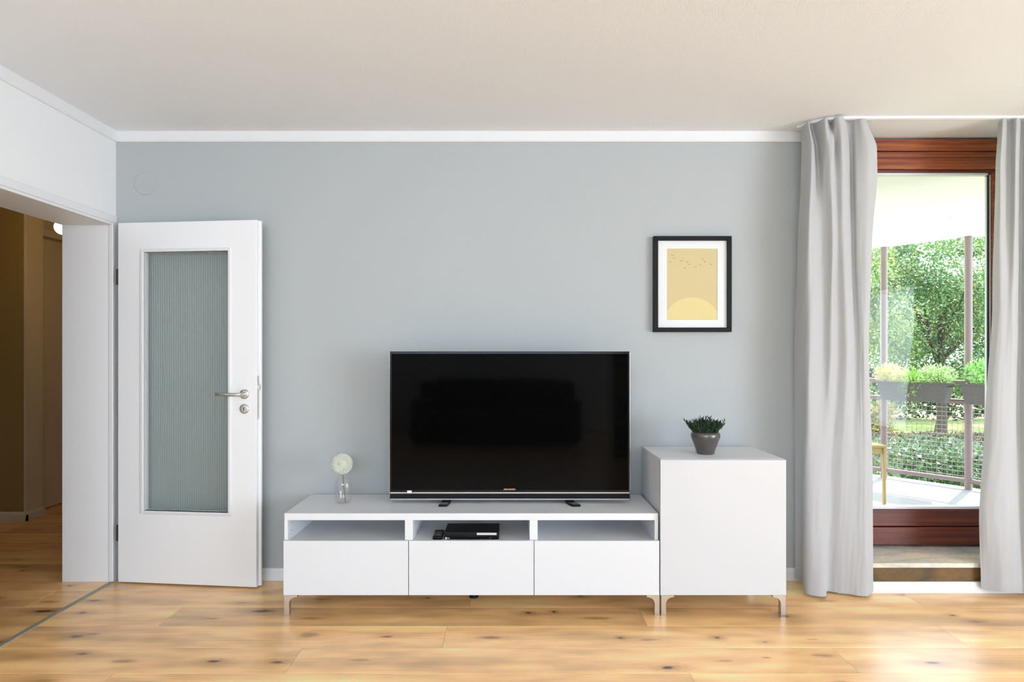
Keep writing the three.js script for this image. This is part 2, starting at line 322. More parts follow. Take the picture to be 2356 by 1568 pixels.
// door frame (lining and casing)
{
  const t = thing('trim_4', 'white wooden door frame lining the hallway opening', 'door frame', [-2.3, 0, -2.9], ST), zi = DO.z0, xr = XL + 0.008;
  part(t, 'side_lining', rbox(-2.445, -2.187, 0, DO.top, ZB - 0.01, zi, 0.003), M.whiteDoor);
  part(t, 'side_lining', rbox(-2.445, -2.187, 0, DO.top, DO.z1 - 0.015, DO.z1 + 0.02, 0.003), M.whiteDoor);
  part(t, 'head_lining', rbox(-2.445, -2.187, DO.top - 0.001, DO.top + 0.03, ZB, DO.z1 + 0.02, 0.003), M.whiteDoor);
  part(t, 'casing', rbox(-2.189, xr, 0, DO.top + 0.008, ZB + 0.001, zi + 0.004, 0.004), M.whiteTrim);
  part(t, 'casing', rbox(-2.189, xr, 0, DO.top + 0.05, DO.z1 - 0.005, DO.z1 + 0.055, 0.004), M.whiteTrim);
  part(t, 'head_casing', rbox(-2.189, xr + 0.001, DO.top + 0.013, DO.top + 0.052, ZB + 0.001, DO.z1 + 0.055, 0.004), M.whiteTrim);
  part(t, 'head_bead', rbox(-2.189, xr - 0.004, DO.top - 0.001, DO.top + 0.014, ZB + 0.001, DO.z1 + 0.02, 0.003), M.whiteTrim);
}

// ---------------------------------------------------------------- the glazed door, opened flat against the grey wall (local axes: x along the leaf, z to its face)
{
  const d = thing('door_1', 'open white interior door with reeded glass and steel lever', 'door', [-2.128, 0, -3.298], { ...ST, turn: -0.102, local: true });
  const LW = 0.787, y0 = 0.008, y1 = 1.951, gx0 = 0.148, gx1 = 0.630, gy0 = 0.398, gy1 = 1.79, T = 0.040;
  const hole = (x0, x1, z0, z1, r) => {
    const s = new THREE.Shape([[x0, y0], [x1, y0], [x1, y1], [x0, y1]].map((p) => new THREE.Vector2(...p)));
    s.holes.push(new THREE.Path([[gx0, gy0], [gx0, gy1], [gx1, gy1], [gx1, gy0]].map((p) => new THREE.Vector2(...p))));
    return new THREE.ExtrudeGeometry(s, { depth: z1 - z0 - 2 * r, bevelEnabled: true, bevelThickness: r, bevelSize: r, bevelOffset: -r, bevelSegments: 2 }).translate(0, 0, z0 + r);
  };
  const leaf = part(d, 'leaf', hole(0, LW, -0.026, 0, 0.002), M.whiteDoor);
  part(leaf, 'rebate_lip', hole(0.0, LW + 0.012, -T, -0.0255, 0.0015), M.whiteDoor);
  const beadProfile = (a, b, horizontal) => {                       // glazing bead: a small rounded moulding proud of the leaf
    const prof = [[0, -0.018], [0.019, -0.018], [0.019, 0.001], [0.016, 0.005], [0.008, 0.0065], [0.002, 0.004], [0, 0]];
    return prof;
  };
  const bead = (x0, x1, yy0, yy1) => rbox(x0, x1, yy0, yy1, -0.022, 0.006, 0.004, 3);
  const bw = 0.017;
  part(d, 'glazing_bead', bead(gx0 - bw, gx0, gy0 - bw, gy1 + bw), M.whiteTrim);
  part(d, 'glazing_bead', bead(gx1, gx1 + bw, gy0 - bw, gy1 + bw), M.whiteTrim);
  part(d, 'glazing_bead', bead(gx0, gx1, gy1, gy1 + bw), M.whiteTrim);
  part(d, 'glazing_bead', bead(gx0, gx1, gy0 - bw, gy0), M.whiteTrim);
  // reeded pane: half-round ribs running down the face
  const ribs = 37, per = 8, P = [], I = [];
  for (let i = 0; i <= ribs * per; i++) { const t = i / per, f = t - Math.floor(t), x = gx0 + (gx1 - gx0) * i / (ribs * per), z = -0.0235 + 0.0038 * Math.sqrt(Math.max(0, 1 - Math.pow(2 * f - 1, 2) * 0.96)); P.push(x, gy0, z, x, gy1, z); if (i) { const a = 2 * i - 2; I.push(a, a + 2, a + 1, a + 1, a + 2, a + 3); } }
  const gg = new THREE.BufferGeometry(); gg.setAttribute('position', new THREE.Float32BufferAttribute(P, 3)); gg.setIndex(I); gg.computeVertexNormals();
  part(d, 'reeded_glass', gg, M.reeded, 'pane of ribbed translucent glass');
  // lever handle
  const hx = 0.722, hy = 1.029, ky = 0.951;
  const rose = (y) => { const g = lathe([[0, 0.010], [0.018, 0.010], [0.0235, 0.008], [0.026, 0.004], [0.026, 0]], 36); g.rotateX(Math.PI / 2); return g.translate(hx, y, 0.0); };
  const h = part(d, 'lever_handle', tube([[hx, hy, 0.005], [hx, hy, 0.035], [hx - 0.006, hy, 0.048], [hx - 0.022, hy + 0.0005, 0.054], [hx - 0.07, hy + 0.0005, 0.055], [hx - 0.115, hy + 0.001, 0.052], [hx - 0.130, hy + 0.001, 0.046]], 0.0092, 40, 14), M.steel, 'brushed steel lever');
  part(h, 'rosette', rose(hy), M.steel);
  part(h, 'end_cap', new THREE.SphereGeometry(0.0092, 14, 10).translate(hx - 0.130, hy + 0.001, 0.046), M.steel);
  const k = part(d, 'key_rosette', rose(ky), M.steel, 'round steel keyhole plate');
  const ks = new THREE.Shape(); ks.absarc(0, 0.006, 0.0032, 0, Math.PI * 2);
  part(k, 'keyhole', merged([new THREE.CylinderGeometry(0.003, 0.003, 0.0014, 14).rotateX(Math.PI / 2).translate(hx, ky + 0.006, 0.0103), new THREE.BoxGeometry(0.004, 0.013, 0.0014).translate(hx, ky - 0.001, 0.0103)]), M.blackHole);
  // lock plate and latch on the free edge
  const lp = part(d, 'lock_plate', rbox(LW - 0.001, LW + 0.0022, 0.898, 1.126, -0.024, -0.004, 0.001), M.steel);
  part(lp, 'latch_bolt', rbox(LW, LW + 0.011, 1.052, 1.078, -0.021, -0.009, 0.002), M.steel);
  for (const y of [1.66, 0.27]) part(d, 'hinge', merged([new THREE.CylinderGeometry(0.008, 0.008, 0.085, 14).translate(-0.009, y, -0.010), rbox(-0.016, 0.004, y - 0.03, y + 0.03, -0.014, -0.008, 0.001)]), M.hinge);
}

// ---------------------------------------------------------------- window in view: dark red-brown timber, stone sill step
const ZW = -3.43;
{
  const w = thing('window_1', 'tall timber-framed balcony window above the stone step', 'window', [2.4, 0.152, ZW], { ...ST });
  const xa = wallEnd + 0.002, xb = 3.4, gxa = 1.79, gxb = 2.705, gxc = 2.84, gxd = 3.32, yb = 0.382, yt = 2.254;
  const W1 = M.windowWood, W3 = M.windowWoodDark;
  // head: three stepped boards, a shadow gap below the ceiling
  part(w, 'head_board', rbox(xa, xb, 2.386, 2.452, ZW - 0.06, ZW + 0.004, 0.004), W1);
  part(w, 'head_board', rbox(xa, xb, 2.350, 2.384, ZW - 0.06, ZW - 0.006, 0.003), W1);
  part(w, 'head_board', rbox(xa, xb, 2.284, 2.348, ZW - 0.06, ZW + 0.0, 0.004), W1);
  part(w, 'head_batten', box(xa, xb, 2.450, CE, ZW - 0.065, ZW - 0.048), W1);
  part(w, 'head_bead', rbox(xa, xb, 2.268, 2.284, ZW - 0.06, ZW - 0.012, 0.003), W3);
  part(w, 'glass_edge_strip', rbox(gxa, gxb, 2.256, 2.268, ZW - 0.05, ZW - 0.018, 0.002), M.alu);
  // foot: two boards
  part(w, 'foot_board', rbox(xa, xb, 0.166, 0.266, ZW - 0.06, ZW + 0.0, 0.004), W3);
  part(w, 'foot_board', rbox(xa, xb, 0.271, 0.366, ZW - 0.06, ZW - 0.004, 0.004), W3);
  part(w, 'foot_batten', box(xa, xb, 0.152, 0.168, ZW - 0.065, ZW - 0.045), W3);
  part(w, 'foot_batten', box(xa, xb, 0.264, 0.273, ZW - 0.06, ZW - 0.032), W3);
  part(w, 'sill_strip', rbox(gxa, gxb, 0.367, 0.381, ZW - 0.05, ZW - 0.006, 0.002), M.alu);
  // stiles and mullion
  part(w, 'stile', rbox(xa, gxa, 0.366, 2.268, ZW - 0.06, ZW, 0.004), W1);
  part(w, 'mullion', rbox(gxb + 0.012, gxc, 0.366, 2.268, ZW - 0.06, ZW, 0.004), W1);
  part(w, 'stile', rbox(gxd, xb, 0.366, 2.268, ZW - 0.06, ZW, 0.004), W1);
  part(w, 'gasket', box(gxb, gxb + 0.005, yb, yt, ZW - 0.028, ZW - 0.016), M.gasket);
  part(w, 'glass_edge_strip', rbox(gxb + 0.005, gxb + 0.012, yb, yt, ZW - 0.05, ZW - 0.012, 0.002), M.alu);
  part(w, 'pane', box(gxa - 0.005, gxb + 0.005, yb - 0.008, yt + 0.008, ZW - 0.034, ZW - 0.030), M.pane);
  part(w, 'pane', box(gxc - 0.005, gxd + 0.005, 0.366, 2.268, ZW - 0.034, ZW - 0.030), M.pane);
  const s = thing('trim_5', 'beige stone step under the balcony window with a brown riser', 'window step', [2.45, 0, -3.3], ST), zf = -3.175;
  part(s, 'plinth_core', box(1.70, XR, 0, 0.128, FAC + 0.02, zf - 0.013), M.facade);
  part(s, 'stone_slab', rbox(1.70, XR, 0.128, 0.152, FAC + 0.12, zf + 0.006, 0.003), M.stoneTop, 'pale polished stone slab');
  for (const [a, b] of [[1.70, 2.86], [2.862, XR]]) part(s, 'stone_tile', rbox(a, b, 0.03, 0.1275, zf - 0.013, zf, 0.0015), M.stoneRiser, 'brown mottled stone tile');
  single('baseboard_window', skirting(skirt.map(([o, y]) => [o, y * 0.84]), 'x', 1.70, XR, zf, 1), M.whiteTrim, 'white moulded baseboard in front of the stone step', 'baseboard', ST);
  single('wall_facade', merged([box(wallEnd, XR, 0, 0.128, FAC, FAC + 0.02), box(wallEnd, XR, 0, 0.166, FAC, ZW - 0.06), box(3.4, XR, 0.16, CE, FAC, ZB)]), M.whiteWall, 'outer wall around the balcony window', 'wall', ST);
}
// wide window in the side wall that lights the room
{
  const w = thing('window_2', 'wide three-part window in the side wall, out of the picture', 'window', [XR + 0.14, W2.y0, 0.05], ST);
  const xa = XR + 0.10, xb = XR + 0.17;
  part(w, 'frame_rail', rbox(xa, xb, W2.y1 - 0.07, W2.y1, W2.z0, W2.z1, 0.004), M.windowWood);
  part(w, 'frame_rail', rbox(xa, xb, W2.y0, W2.y0 + 0.07, W2.z0, W2.z1, 0.004), M.windowWood);
  const n = 3, step = (W2.z1 - W2.z0) / n;
  for (let i = 0; i <= n; i++) { const z = W2.z0 + i * step; part(w, 'post', rbox(xa, xb, W2.y0 + 0.07, W2.y1 - 0.07, Math.max(W2.z0, z - 0.06), Math.min(W2.z1, z + 0.06), 0.004), M.windowWood); }
  for (let i = 0; i < n; i++) part(w, 'pane', box(XR + 0.133, XR + 0.137, W2.y0 + 0.065, W2.y1 - 0.065, W2.z0 + i * step + 0.055, W2.z0 + (i + 1) * step - 0.055), M.pane);
}

{
  const w = thing('window_3', 'wide two-part window high in the wall above the sofa', 'window', [-0.05, W3.y0, ZR + 0.14], ST), za = ZR + 0.10, zb = ZR + 0.17;
  part(w, 'frame_rail', rbox(W3.x0, W3.x1, W3.y1 - 0.07, W3.y1, za, zb, 0.004), M.windowWood);
  part(w, 'frame_rail', rbox(W3.x0, W3.x1, W3.y0, W3.y0 + 0.07, za, zb, 0.004), M.windowWood);
  for (const x of [W3.x0 + 0.03, -0.05, W3.x1 - 0.03]) part(w, 'post', rbox(x - 0.03, x + 0.03, W3.y0 + 0.07, W3.y1 - 0.07, za, zb, 0.004), M.windowWood);
  for (const [a, b] of [[W3.x0 + 0.055, -0.075], [-0.025, W3.x1 - 0.055]]) part(w, 'pane', box(a, b, W3.y0 + 0.065, W3.y1 - 0.065, ZR + 0.133, ZR + 0.137), M.pane);
}

// ---------------------------------------------------------------- curtains and track
{
  const pts = [[1.545, 3.27], [1.575, 3.215], [1.63, 3.165], [1.72, 3.145], [1.9, 3.14], [2.4, 3.135], [3.25, 3.13]].map(([x, d]) => new THREE.Vector3(x, CE - 0.0, -d));
  const curve = new THREE.CatmullRomCurve3(pts, false, 'centripetal'), n = 60, P = [], I = [], prof = [[-0.011, 0], [-0.011, -0.012], [-0.004, -0.0135], [-0.003, -0.008], [0.003, -0.008], [0.004, -0.0135], [0.011, -0.012], [0.011, 0]];
  for (let i = 0; i <= n; i++) { const p = curve.getPoint(i / n), t = curve.getTangent(i / n), nx = -t.z, nz = t.x, q = Math.hypot(nx, nz); for (const [o, y] of prof) P.push(p.x + nx / q * o, p.y + y, p.z + nz / q * o); }
  const m = prof.length; for (let i = 0; i < n; i++) for (let j = 0; j < m - 1; j++) { const a = i * m + j; I.push(a, a + m, a + 1, a + 1, a + m, a + m + 1); }
  const g = new THREE.BufferGeometry(); g.setAttribute('position', new THREE.Float32BufferAttribute(P, 3)); g.setIndex(I); const gg = g.toNonIndexed(); gg.computeVertexNormals();
  single('curtain_track', gg, M.rail, 'slim white curtain track curving along the ceiling', 'curtain track');
}
function spline(a, t) { const n = a.length - 1, k = Math.min(n - 1, Math.floor(t * n)), f = t * n - k, p0 = a[Math.max(0, k - 1)], p1 = a[k], p2 = a[k + 1], p3 = a[Math.min(n, k + 2)]; return 0.5 * (2 * p1 + (p2 - p0) * f + (2 * p0 - 5 * p1 + 4 * p2 - p3) * f * f + (3 * p1 - p0 - 3 * p2 + p3) * f * f * f); }
function curtain(label, levels, ytop, hem, seed, nu = 220, nv = 120) {
  // levels: [v, [[px, depth] ...]]: where the cloth runs at that height; u across, v downward
  const at = (u, v) => {
    let k = 0; while (k < levels.length - 2 && levels[k + 1][0] < v) k++;
    const [v0, A] = levels[k], [v1, B] = levels[k + 1]; let f = (v - v0) / (v1 - v0); f = f * f * (3 - 2 * f) * 0.5 + f * 0.5;
    const px = spline(A.map((p) => p[0]), u) * (1 - f) + spline(B.map((p) => p[0]), u) * f, d = spline(A.map((p) => p[1]), u) * (1 - f) + spline(B.map((p) => p[1]), u) * f;
    return [px, d];
  };
  const grid = (v0, v1, nvv, off) => {
    const P = [], I = [], U = [];
    for (let j = 0; j <= nvv; j++) for (let i = 0; i <= nu; i++) {
      const u = i / nu, v = v0 + (v1 - v0) * j / nvv, [px, d0] = at(u, v), e = 0.0035 * n3(u * 9, v * 5, seed) + 0.0018 * n3(u * 24, v * 11, seed + 4), d = d0 + e - off, low = typeof hem === 'function' ? hem(u) : hem;
      P.push(X(px, d0), ytop(u) + (low - ytop(u)) * v, -d); U.push(u * 1.2, (1 - v) * 2.4);
      if (i && j) { const a = (j - 1) * (nu + 1) + i - 1; I.push(a, a + nu + 1, a + 1, a + 1, a + nu + 1, a + nu + 2); }
    }
    const g = new THREE.BufferGeometry(); g.setAttribute('position', new THREE.Float32BufferAttribute(P, 3)); g.setAttribute('uv', new THREE.Float32BufferAttribute(U, 2)); g.setIndex(I); g.computeVertexNormals(); return g;
  };
  const g = grid(0, 1, nv, 0); g.computeBoundingBox(); const c = g.boundingBox;
  const t = thing('curtain', label, 'curtain', [(c.min.x + c.max.x) / 2, c.min.y, (c.min.z + c.max.z) / 2]);
  part(t, 'cloth', g, M.curtain);
  part(t, 'hem', grid(0.983, 1, 3, -0.0012), M.curtain);
  part(t, 'header_tape', grid(0.003, 0.035, 4, -0.002), M.curtain);
  return [t, at];
}
const yv = (py, d) => (2.45 - Y(py, d)) / 2.44;
curtain('white curtain gathered beside the grey wall and the framed print', [
  [0.0, [[1845, 3.235], [1860, 3.165], [1868, 3.215], [1898, 3.120], [1911, 3.175], [1922, 3.105], [1938, 3.100], [1950, 3.175], [1968, 3.150], [1984, 3.125], [1995, 3.160]]],
  [0.055, [[1844, 3.24], [1868, 3.150], [1880, 3.205], [1900, 3.130], [1918, 3.115], [1922, 3.160], [1938, 3.125], [1957, 3.195], [1970, 3.160], [1998, 3.125], [2018, 3.155]]],
  [0.115, [[1842, 3.25], [1866, 3.135], [1882, 3.190], [1896, 3.150], [1914, 3.120], [1924, 3.155], [1940, 3.135], [1960, 3.190], [1971, 3.150], [2000, 3.125], [2019, 3.150]]],
  [0.26, [[1835, 3.265], [1857, 3.135], [1874, 3.140], [1898, 3.165], [1916, 3.125], [1926, 3.150], [1944, 3.130], [1963, 3.170], [1973, 3.140], [1994, 3.125], [2006, 3.150]]],
  [0.49, [[1828, 3.290], [1843, 3.190], [1862, 3.115], [1893, 3.145], [1912, 3.120], [1928, 3.145], [1950, 3.115], [1968, 3.135], [1980, 3.115], [1991, 3.105], [1999, 3.150]]],
  [0.76, [[1829, 3.305], [1845, 3.240], [1853, 3.125], [1882, 3.100], [1903, 3.120], [1912, 3.145], [1938, 3.120], [1964, 3.110], [1984, 3.098], [1996, 3.098], [2008, 3.145]]],
  [1.0, [[1829, 3.318], [1846, 3.280], [1850, 3.140], [1875, 3.092], [1899, 3.086], [1903, 3.150], [1925, 3.135], [1955, 3.112], [1978, 3.092], [1997, 3.090], [2009, 3.148]]],
], () => 2.450, 0.013, 3);
curtain('white curtain hanging at the far side of the balcony window', [
  [0.0, [[2297, 3.165], [2308, 3.118], [2322, 3.150], [2340, 3.108], [2352, 3.150], [2372, 3.105], [2392, 3.150], [2415, 3.105], [2440, 3.150], [2465, 3.105], [2490, 3.150]]],
  [0.10, [[2290, 3.165], [2302, 3.125], [2322, 3.150], [2338, 3.105], [2350, 3.155], [2372, 3.105], [2394, 3.150], [2415, 3.105], [2440, 3.150], [2465, 3.105], [2490, 3.150]]],
  [0.40, [[2283, 3.165], [2300, 3.130], [2318, 3.120], [2334, 3.110], [2348, 3.150], [2368, 3.105], [2392, 3.145], [2415, 3.105], [2440, 3.150], [2465, 3.105], [2490, 3.150]]],
  [0.62, [[2267, 3.155], [2285, 3.120], [2312, 3.105], [2332, 3.115], [2343, 3.150], [2366, 3.105], [2392, 3.145], [2415, 3.105], [2440, 3.150], [2465, 3.105], [2490, 3.150]]],
  [0.84, [[2253, 3.145], [2272, 3.120], [2305, 3.100], [2330, 3.105], [2345, 3.135], [2366, 3.105], [2392, 3.145], [2415, 3.105], [2440, 3.145], [2465, 3.105], [2490, 3.145]]],
  [1.0, [[2257, 3.145], [2275, 3.132], [2305, 3.105], [2330, 3.105], [2350, 3.120], [2368, 3.105], [2392, 3.140], [2415, 3.105], [2440, 3.140], [2465, 3.105], [2490, 3.140]]],
], () => 2.446, (u) => 0.034 - 0.018 * Math.min(1, u * 2), 9);

// ---------------------------------------------------------------- television bench
const ZF = -2.89, ZC = -2.91, ZK = -3.31;                              // door fronts, carcass front, carcass back
function bracketLeg(x, dir, z, h = 0.0955, flare = 0.062) {               // upright foot with a curved shoulder towards dir
  const s = new THREE.Shape(); s.moveTo(0, 0); s.lineTo(0.024, 0); s.lineTo(0.0235, h - 0.046); s.bezierCurveTo(0.0245, h - 0.024, 0.034, h - 0.012, flare, h - 0.010); s.lineTo(flare, h); s.lineTo(0, h); s.closePath();
  const g = new THREE.ExtrudeGeometry(s, { depth: 0.026, bevelEnabled: true, bevelThickness: 0.001, bevelSize: 0.001, bevelOffset: -0.001, bevelSegments: 1, curveSegments: 12 }).translate(0, 0, -0.013);
  if (dir < 0) g.rotateY(Math.PI);
  return g.translate(x, 0, z);
}
{
  const x0 = X(654, 2.91), x1 = X(1514.5, 2.91), top = 0.479, bot = 0.096, th = 0.033;
  const b = thing('tv_bench', 'long low white television bench with three drawers and open shelves', 'tv bench', [(x0 + x1) / 2, 0, (ZC + ZK) / 2]);
  part(b, 'top_panel', rbox(x0, x1, top - th, top, ZK, ZC, 0.0015), M.whiteBody);
  part(b, 'bottom_panel', rbox(x0, x1, bot, bot + 0.018, ZK, ZC, 0.001), M.whiteBody);
  part(b, 'side_panel', rbox(x0, x0 + 0.017, bot + 0.018, top - th, ZK, ZC, 0.001), M.whiteBody);
  part(b, 'side_panel', rbox(x1 - 0.017, x1, bot + 0.018, top - th, ZK, ZC, 0.001), M.whiteBody);
  part(b, 'back_panel', box(x0 + 0.015, x1 - 0.015, bot + 0.016, top - th, ZK + 0.002, ZK + 0.008), M.whiteBody);
  for (const [pa, pb] of [[931.5, 950], [1218.5, 1237]]) part(b, 'divider', rbox(X(pa, 2.91), X(pb, 2.91), bot + 0.018, top - th, ZK + 0.008, ZC, 0.001), M.whiteBody);
  const cells = [[x0 + 0.017, X(931.5, 2.91)], [X(950, 2.91), X(1218.5, 2.91)], [X(1237, 2.91), x1 - 0.017]];
  for (const [a, c] of cells) part(b, 'shelf', rbox(a, c, 0.329, 0.345, ZK + 0.008, ZC - 0.002, 0.001), M.whiteBody);
  for (const [a, c] of [[652, 939], [940.6, 1227.9], [1229.6, 1517]]) part(b, 'drawer_front', rbox(X(a, 2.89), X(c, 2.89), 0.0955, 0.3535, ZC + 0.0015, ZF, 0.0012), M.whiteFront);
  for (const z of [-2.96, -3.2]) for (const y of [0.385, 0.42]) for (const x of [x0 + 0.0175, x1 - 0.0175]) part(b, 'pin_hole', new THREE.CylinderGeometry(0.0025, 0.0025, 0.001, 10).rotateZ(Math.PI / 2).translate(x, y, z), M.tvBack);
  for (const z of [ZF - 0.0145, ZK + 0.02]) { part(b, 'leg', bracketLeg(X(655, 2.9), 1, z), M.steel, 'brushed steel leg'); part(b, 'leg', bracketLeg(X(1516.5, 2.9), -1, z), M.steel, 'brushed steel leg'); }
  part(b, 'support_leg', merged([new THREE.CylinderGeometry(0.014, 0.014, 0.09, 16).translate(X(1090, 3.1), 0.051, -3.11), new THREE.CylinderGeometry(0.024, 0.024, 0.006, 16).translate(X(1090, 3.1), 0.003, -3.11)]), M.tvBack, 'black plastic support leg');
}
// ---------------------------------------------------------------- cabinet with one glossy door
{
  const x0 = X(1521, 2.9), x1 = X(1807.5, 2.9), top = 0.7386, bot = 0.096;
  const c = thing('storage_cabinet', 'square white cabinet with one high-gloss door carrying the potted plant', 'cabinet', [(x0 + x1) / 2, 0, (ZC + ZK) / 2]);
  part(c, 'top_panel', rbox(x0, x1, top - 0.018, top, ZK, ZC, 0.0012), M.whiteBody);
  part(c, 'bottom_panel', rbox(x0, x1, bot, bot + 0.018, ZK, ZC, 0.001), M.whiteBody);
  part(c, 'side_panel', rbox(x0, x0 + 0.018, bot + 0.018, top - 0.018, ZK, ZC, 0.001), M.whiteBody);
  part(c, 'side_panel', rbox(x1 - 0.018, x1, bot + 0.018, top - 0.018, ZK, ZC, 0.001), M.whiteBody);
  part(c, 'back_panel', box(x0 + 0.015, x1 - 0.015, bot + 0.016, top - 0.016, ZK + 0.002, ZK + 0.008), M.whiteBody);
  part(c, 'door', rbox(X(1519.6, 2.89), X(1809, 2.89), 0.0955, 0.7375, ZC + 0.002, ZF, 0.0014), M.glossFront, 'high-gloss white door');
  for (const z of [ZF - 0.0145, ZK + 0.02]) { part(c, 'leg', bracketLeg(X(1520.2, 2.9), 1, z), M.steel, 'brushed steel leg'); part(c, 'leg', bracketLeg(X(1806, 2.9), -1, z), M.steel, 'brushed steel leg'); }
}

// ---------------------------------------------------------------- television
const font = await new FontLoader().loadAsync('fonts/droid/droid_sans_bold.typeface.json');
const text = (s, size, depth) => { const g = new TextGeometry(s, { font, size, depth, curveSegments: 3, bevelEnabled: false }); g.computeBoundingBox(); const b = g.boundingBox; return g.translate(-(b.min.x + b.max.x) / 2, -(b.min.y + b.max.y) / 2, 0); };
{
  const zf = -3.10, x0 = X(896.5, 3.1), x1 = X(1449, 3.1), y1 = Y(808, 3.1), ys = Y(1131, 3.1), yb = Y(1149.5, 3.1), cx = (x0 + x1) / 2;
  const t = thing('television', 'large black flat screen television standing on the white bench', 'television', [cx, 0.479, zf - 0.02]);
  const fr = new THREE.Shape([[x0, ys], [x1, ys], [x1, y1], [x0, y1]].map((p) => new THREE.Vector2(...p)));
  fr.holes.push(new THREE.Path([[x0 + 0.010, ys + 0.011], [x0 + 0.010, y1 - 0.014], [x1 - 0.010, y1 - 0.014], [x1 - 0.010, ys + 0.011]].map((p) => new THREE.Vector2(...p))));
  part(t, 'bezel', new THREE.ExtrudeGeometry(fr, { depth: 0.026, bevelEnabled: true, bevelThickness: 0.002, bevelSize: 0.002, bevelOffset: -0.002, bevelSegments: 2 }).translate(0, 0, zf - 0.028), M.tvBlack);
  part(t, 'screen', box(x0 + 0.009, x1 - 0.009, ys + 0.010, y1 - 0.013, zf - 0.012, zf - 0.0035), M.tvScreen, 'switched-off glossy black screen');
  part(t, 'rear_housing', rbox(x0 + 0.004, x1 - 0.004, yb + 0.006, y1 - 0.004, zf - 0.045, zf - 0.027, 0.006, 3), M.tvBack);
  part(t, 'rear_bulge', rbox(x0 + 0.16, x1 - 0.16, yb + 0.04, yb + 0.48, zf - 0.085, zf - 0.044, 0.015, 3), M.tvBack);
  part(t, 'chrome_edge', rbox(x1 - 0.002, x1 + 0.0025, ys, y1 - 0.002, zf - 0.024, zf - 0.006, 0.001), M.chrome, 'thin chrome edging');
  part(t, 'chrome_edge', rbox(x0 - 0.0022, x0 + 0.002, ys, y1 - 0.002, zf - 0.024, zf - 0.006, 0.001), M.chrome, 'thin chrome edging');
  part(t, 'trim_strip', rbox(x0 + 0.001, x1 - 0.001, Y(1135, 3.1), Y(1131.4, 3.1), zf - 0.028, zf + 0.001, 0.001), M.silver, 'silver line below the screen');
  part(t, 'speaker_bar', rbox(x0 + 0.002, x1, Y(1146.3, 3.1), Y(1134.6, 3.1), zf - 0.04, zf + 0.004, 0.002), M.tvBar);
  part(t, 'trim_strip', rbox(x0 + 0.003, x1 - 0.001, Y(1149.6, 3.1), Y(1146.2, 3.1), zf - 0.035, zf + 0.002, 0.0012), M.silver, 'silver line along the bottom edge');
  part(t, 'brand_lettering', text('GRUNDIG', 0.0092, 0.0006).scale(1.02, 1, 1).translate(X(1172.5, 3.1), Y(1125.6, 3.1), zf - 0.0008), M.logo, 'small pale brand lettering');
  part(t, 'standby_label', rbox(X(937, 3.1), X(947, 3.1), Y(1132.8, 3.1), Y(1128, 3.1), zf - 0.002, zf + 0.0015, 0.0006), M.led, 'small pale blue rectangle');
  for (const [pt, pb, sgn] of [[1028, 1019, -1], [1311, 1326, 1]]) {           // two splayed feet reaching forward
    const xa = X(pt, 3.12), xb = X(pb, 3.04), s = new THREE.Shape([[xa - 0.021, 3.24], [xa + 0.021, 3.24], [xa + 0.020, 3.10], [xb + 0.021, 3.036], [xb - 0.021, 3.036], [xa - 0.022, 3.10]].map((p) => new THREE.Vector2(p[0], p[1])));
    const g = new THREE.ExtrudeGeometry(s, { depth: 0.008, bevelEnabled: true, bevelThickness: 0.002, bevelSize: 0.002, bevelOffset: -0.002, bevelSegments: 2 }); g.rotateX(-Math.PI / 2); g.translate(0, 0.481, 0);   // shape y -> -z
    part(t, 'foot', merged([g, rbox(xa - 0.018, xa + 0.018, 0.487, yb + 0.03, zf - 0.036, zf - 0.012, 0.004)]), M.tvBar, 'black splayed foot');
  }
}

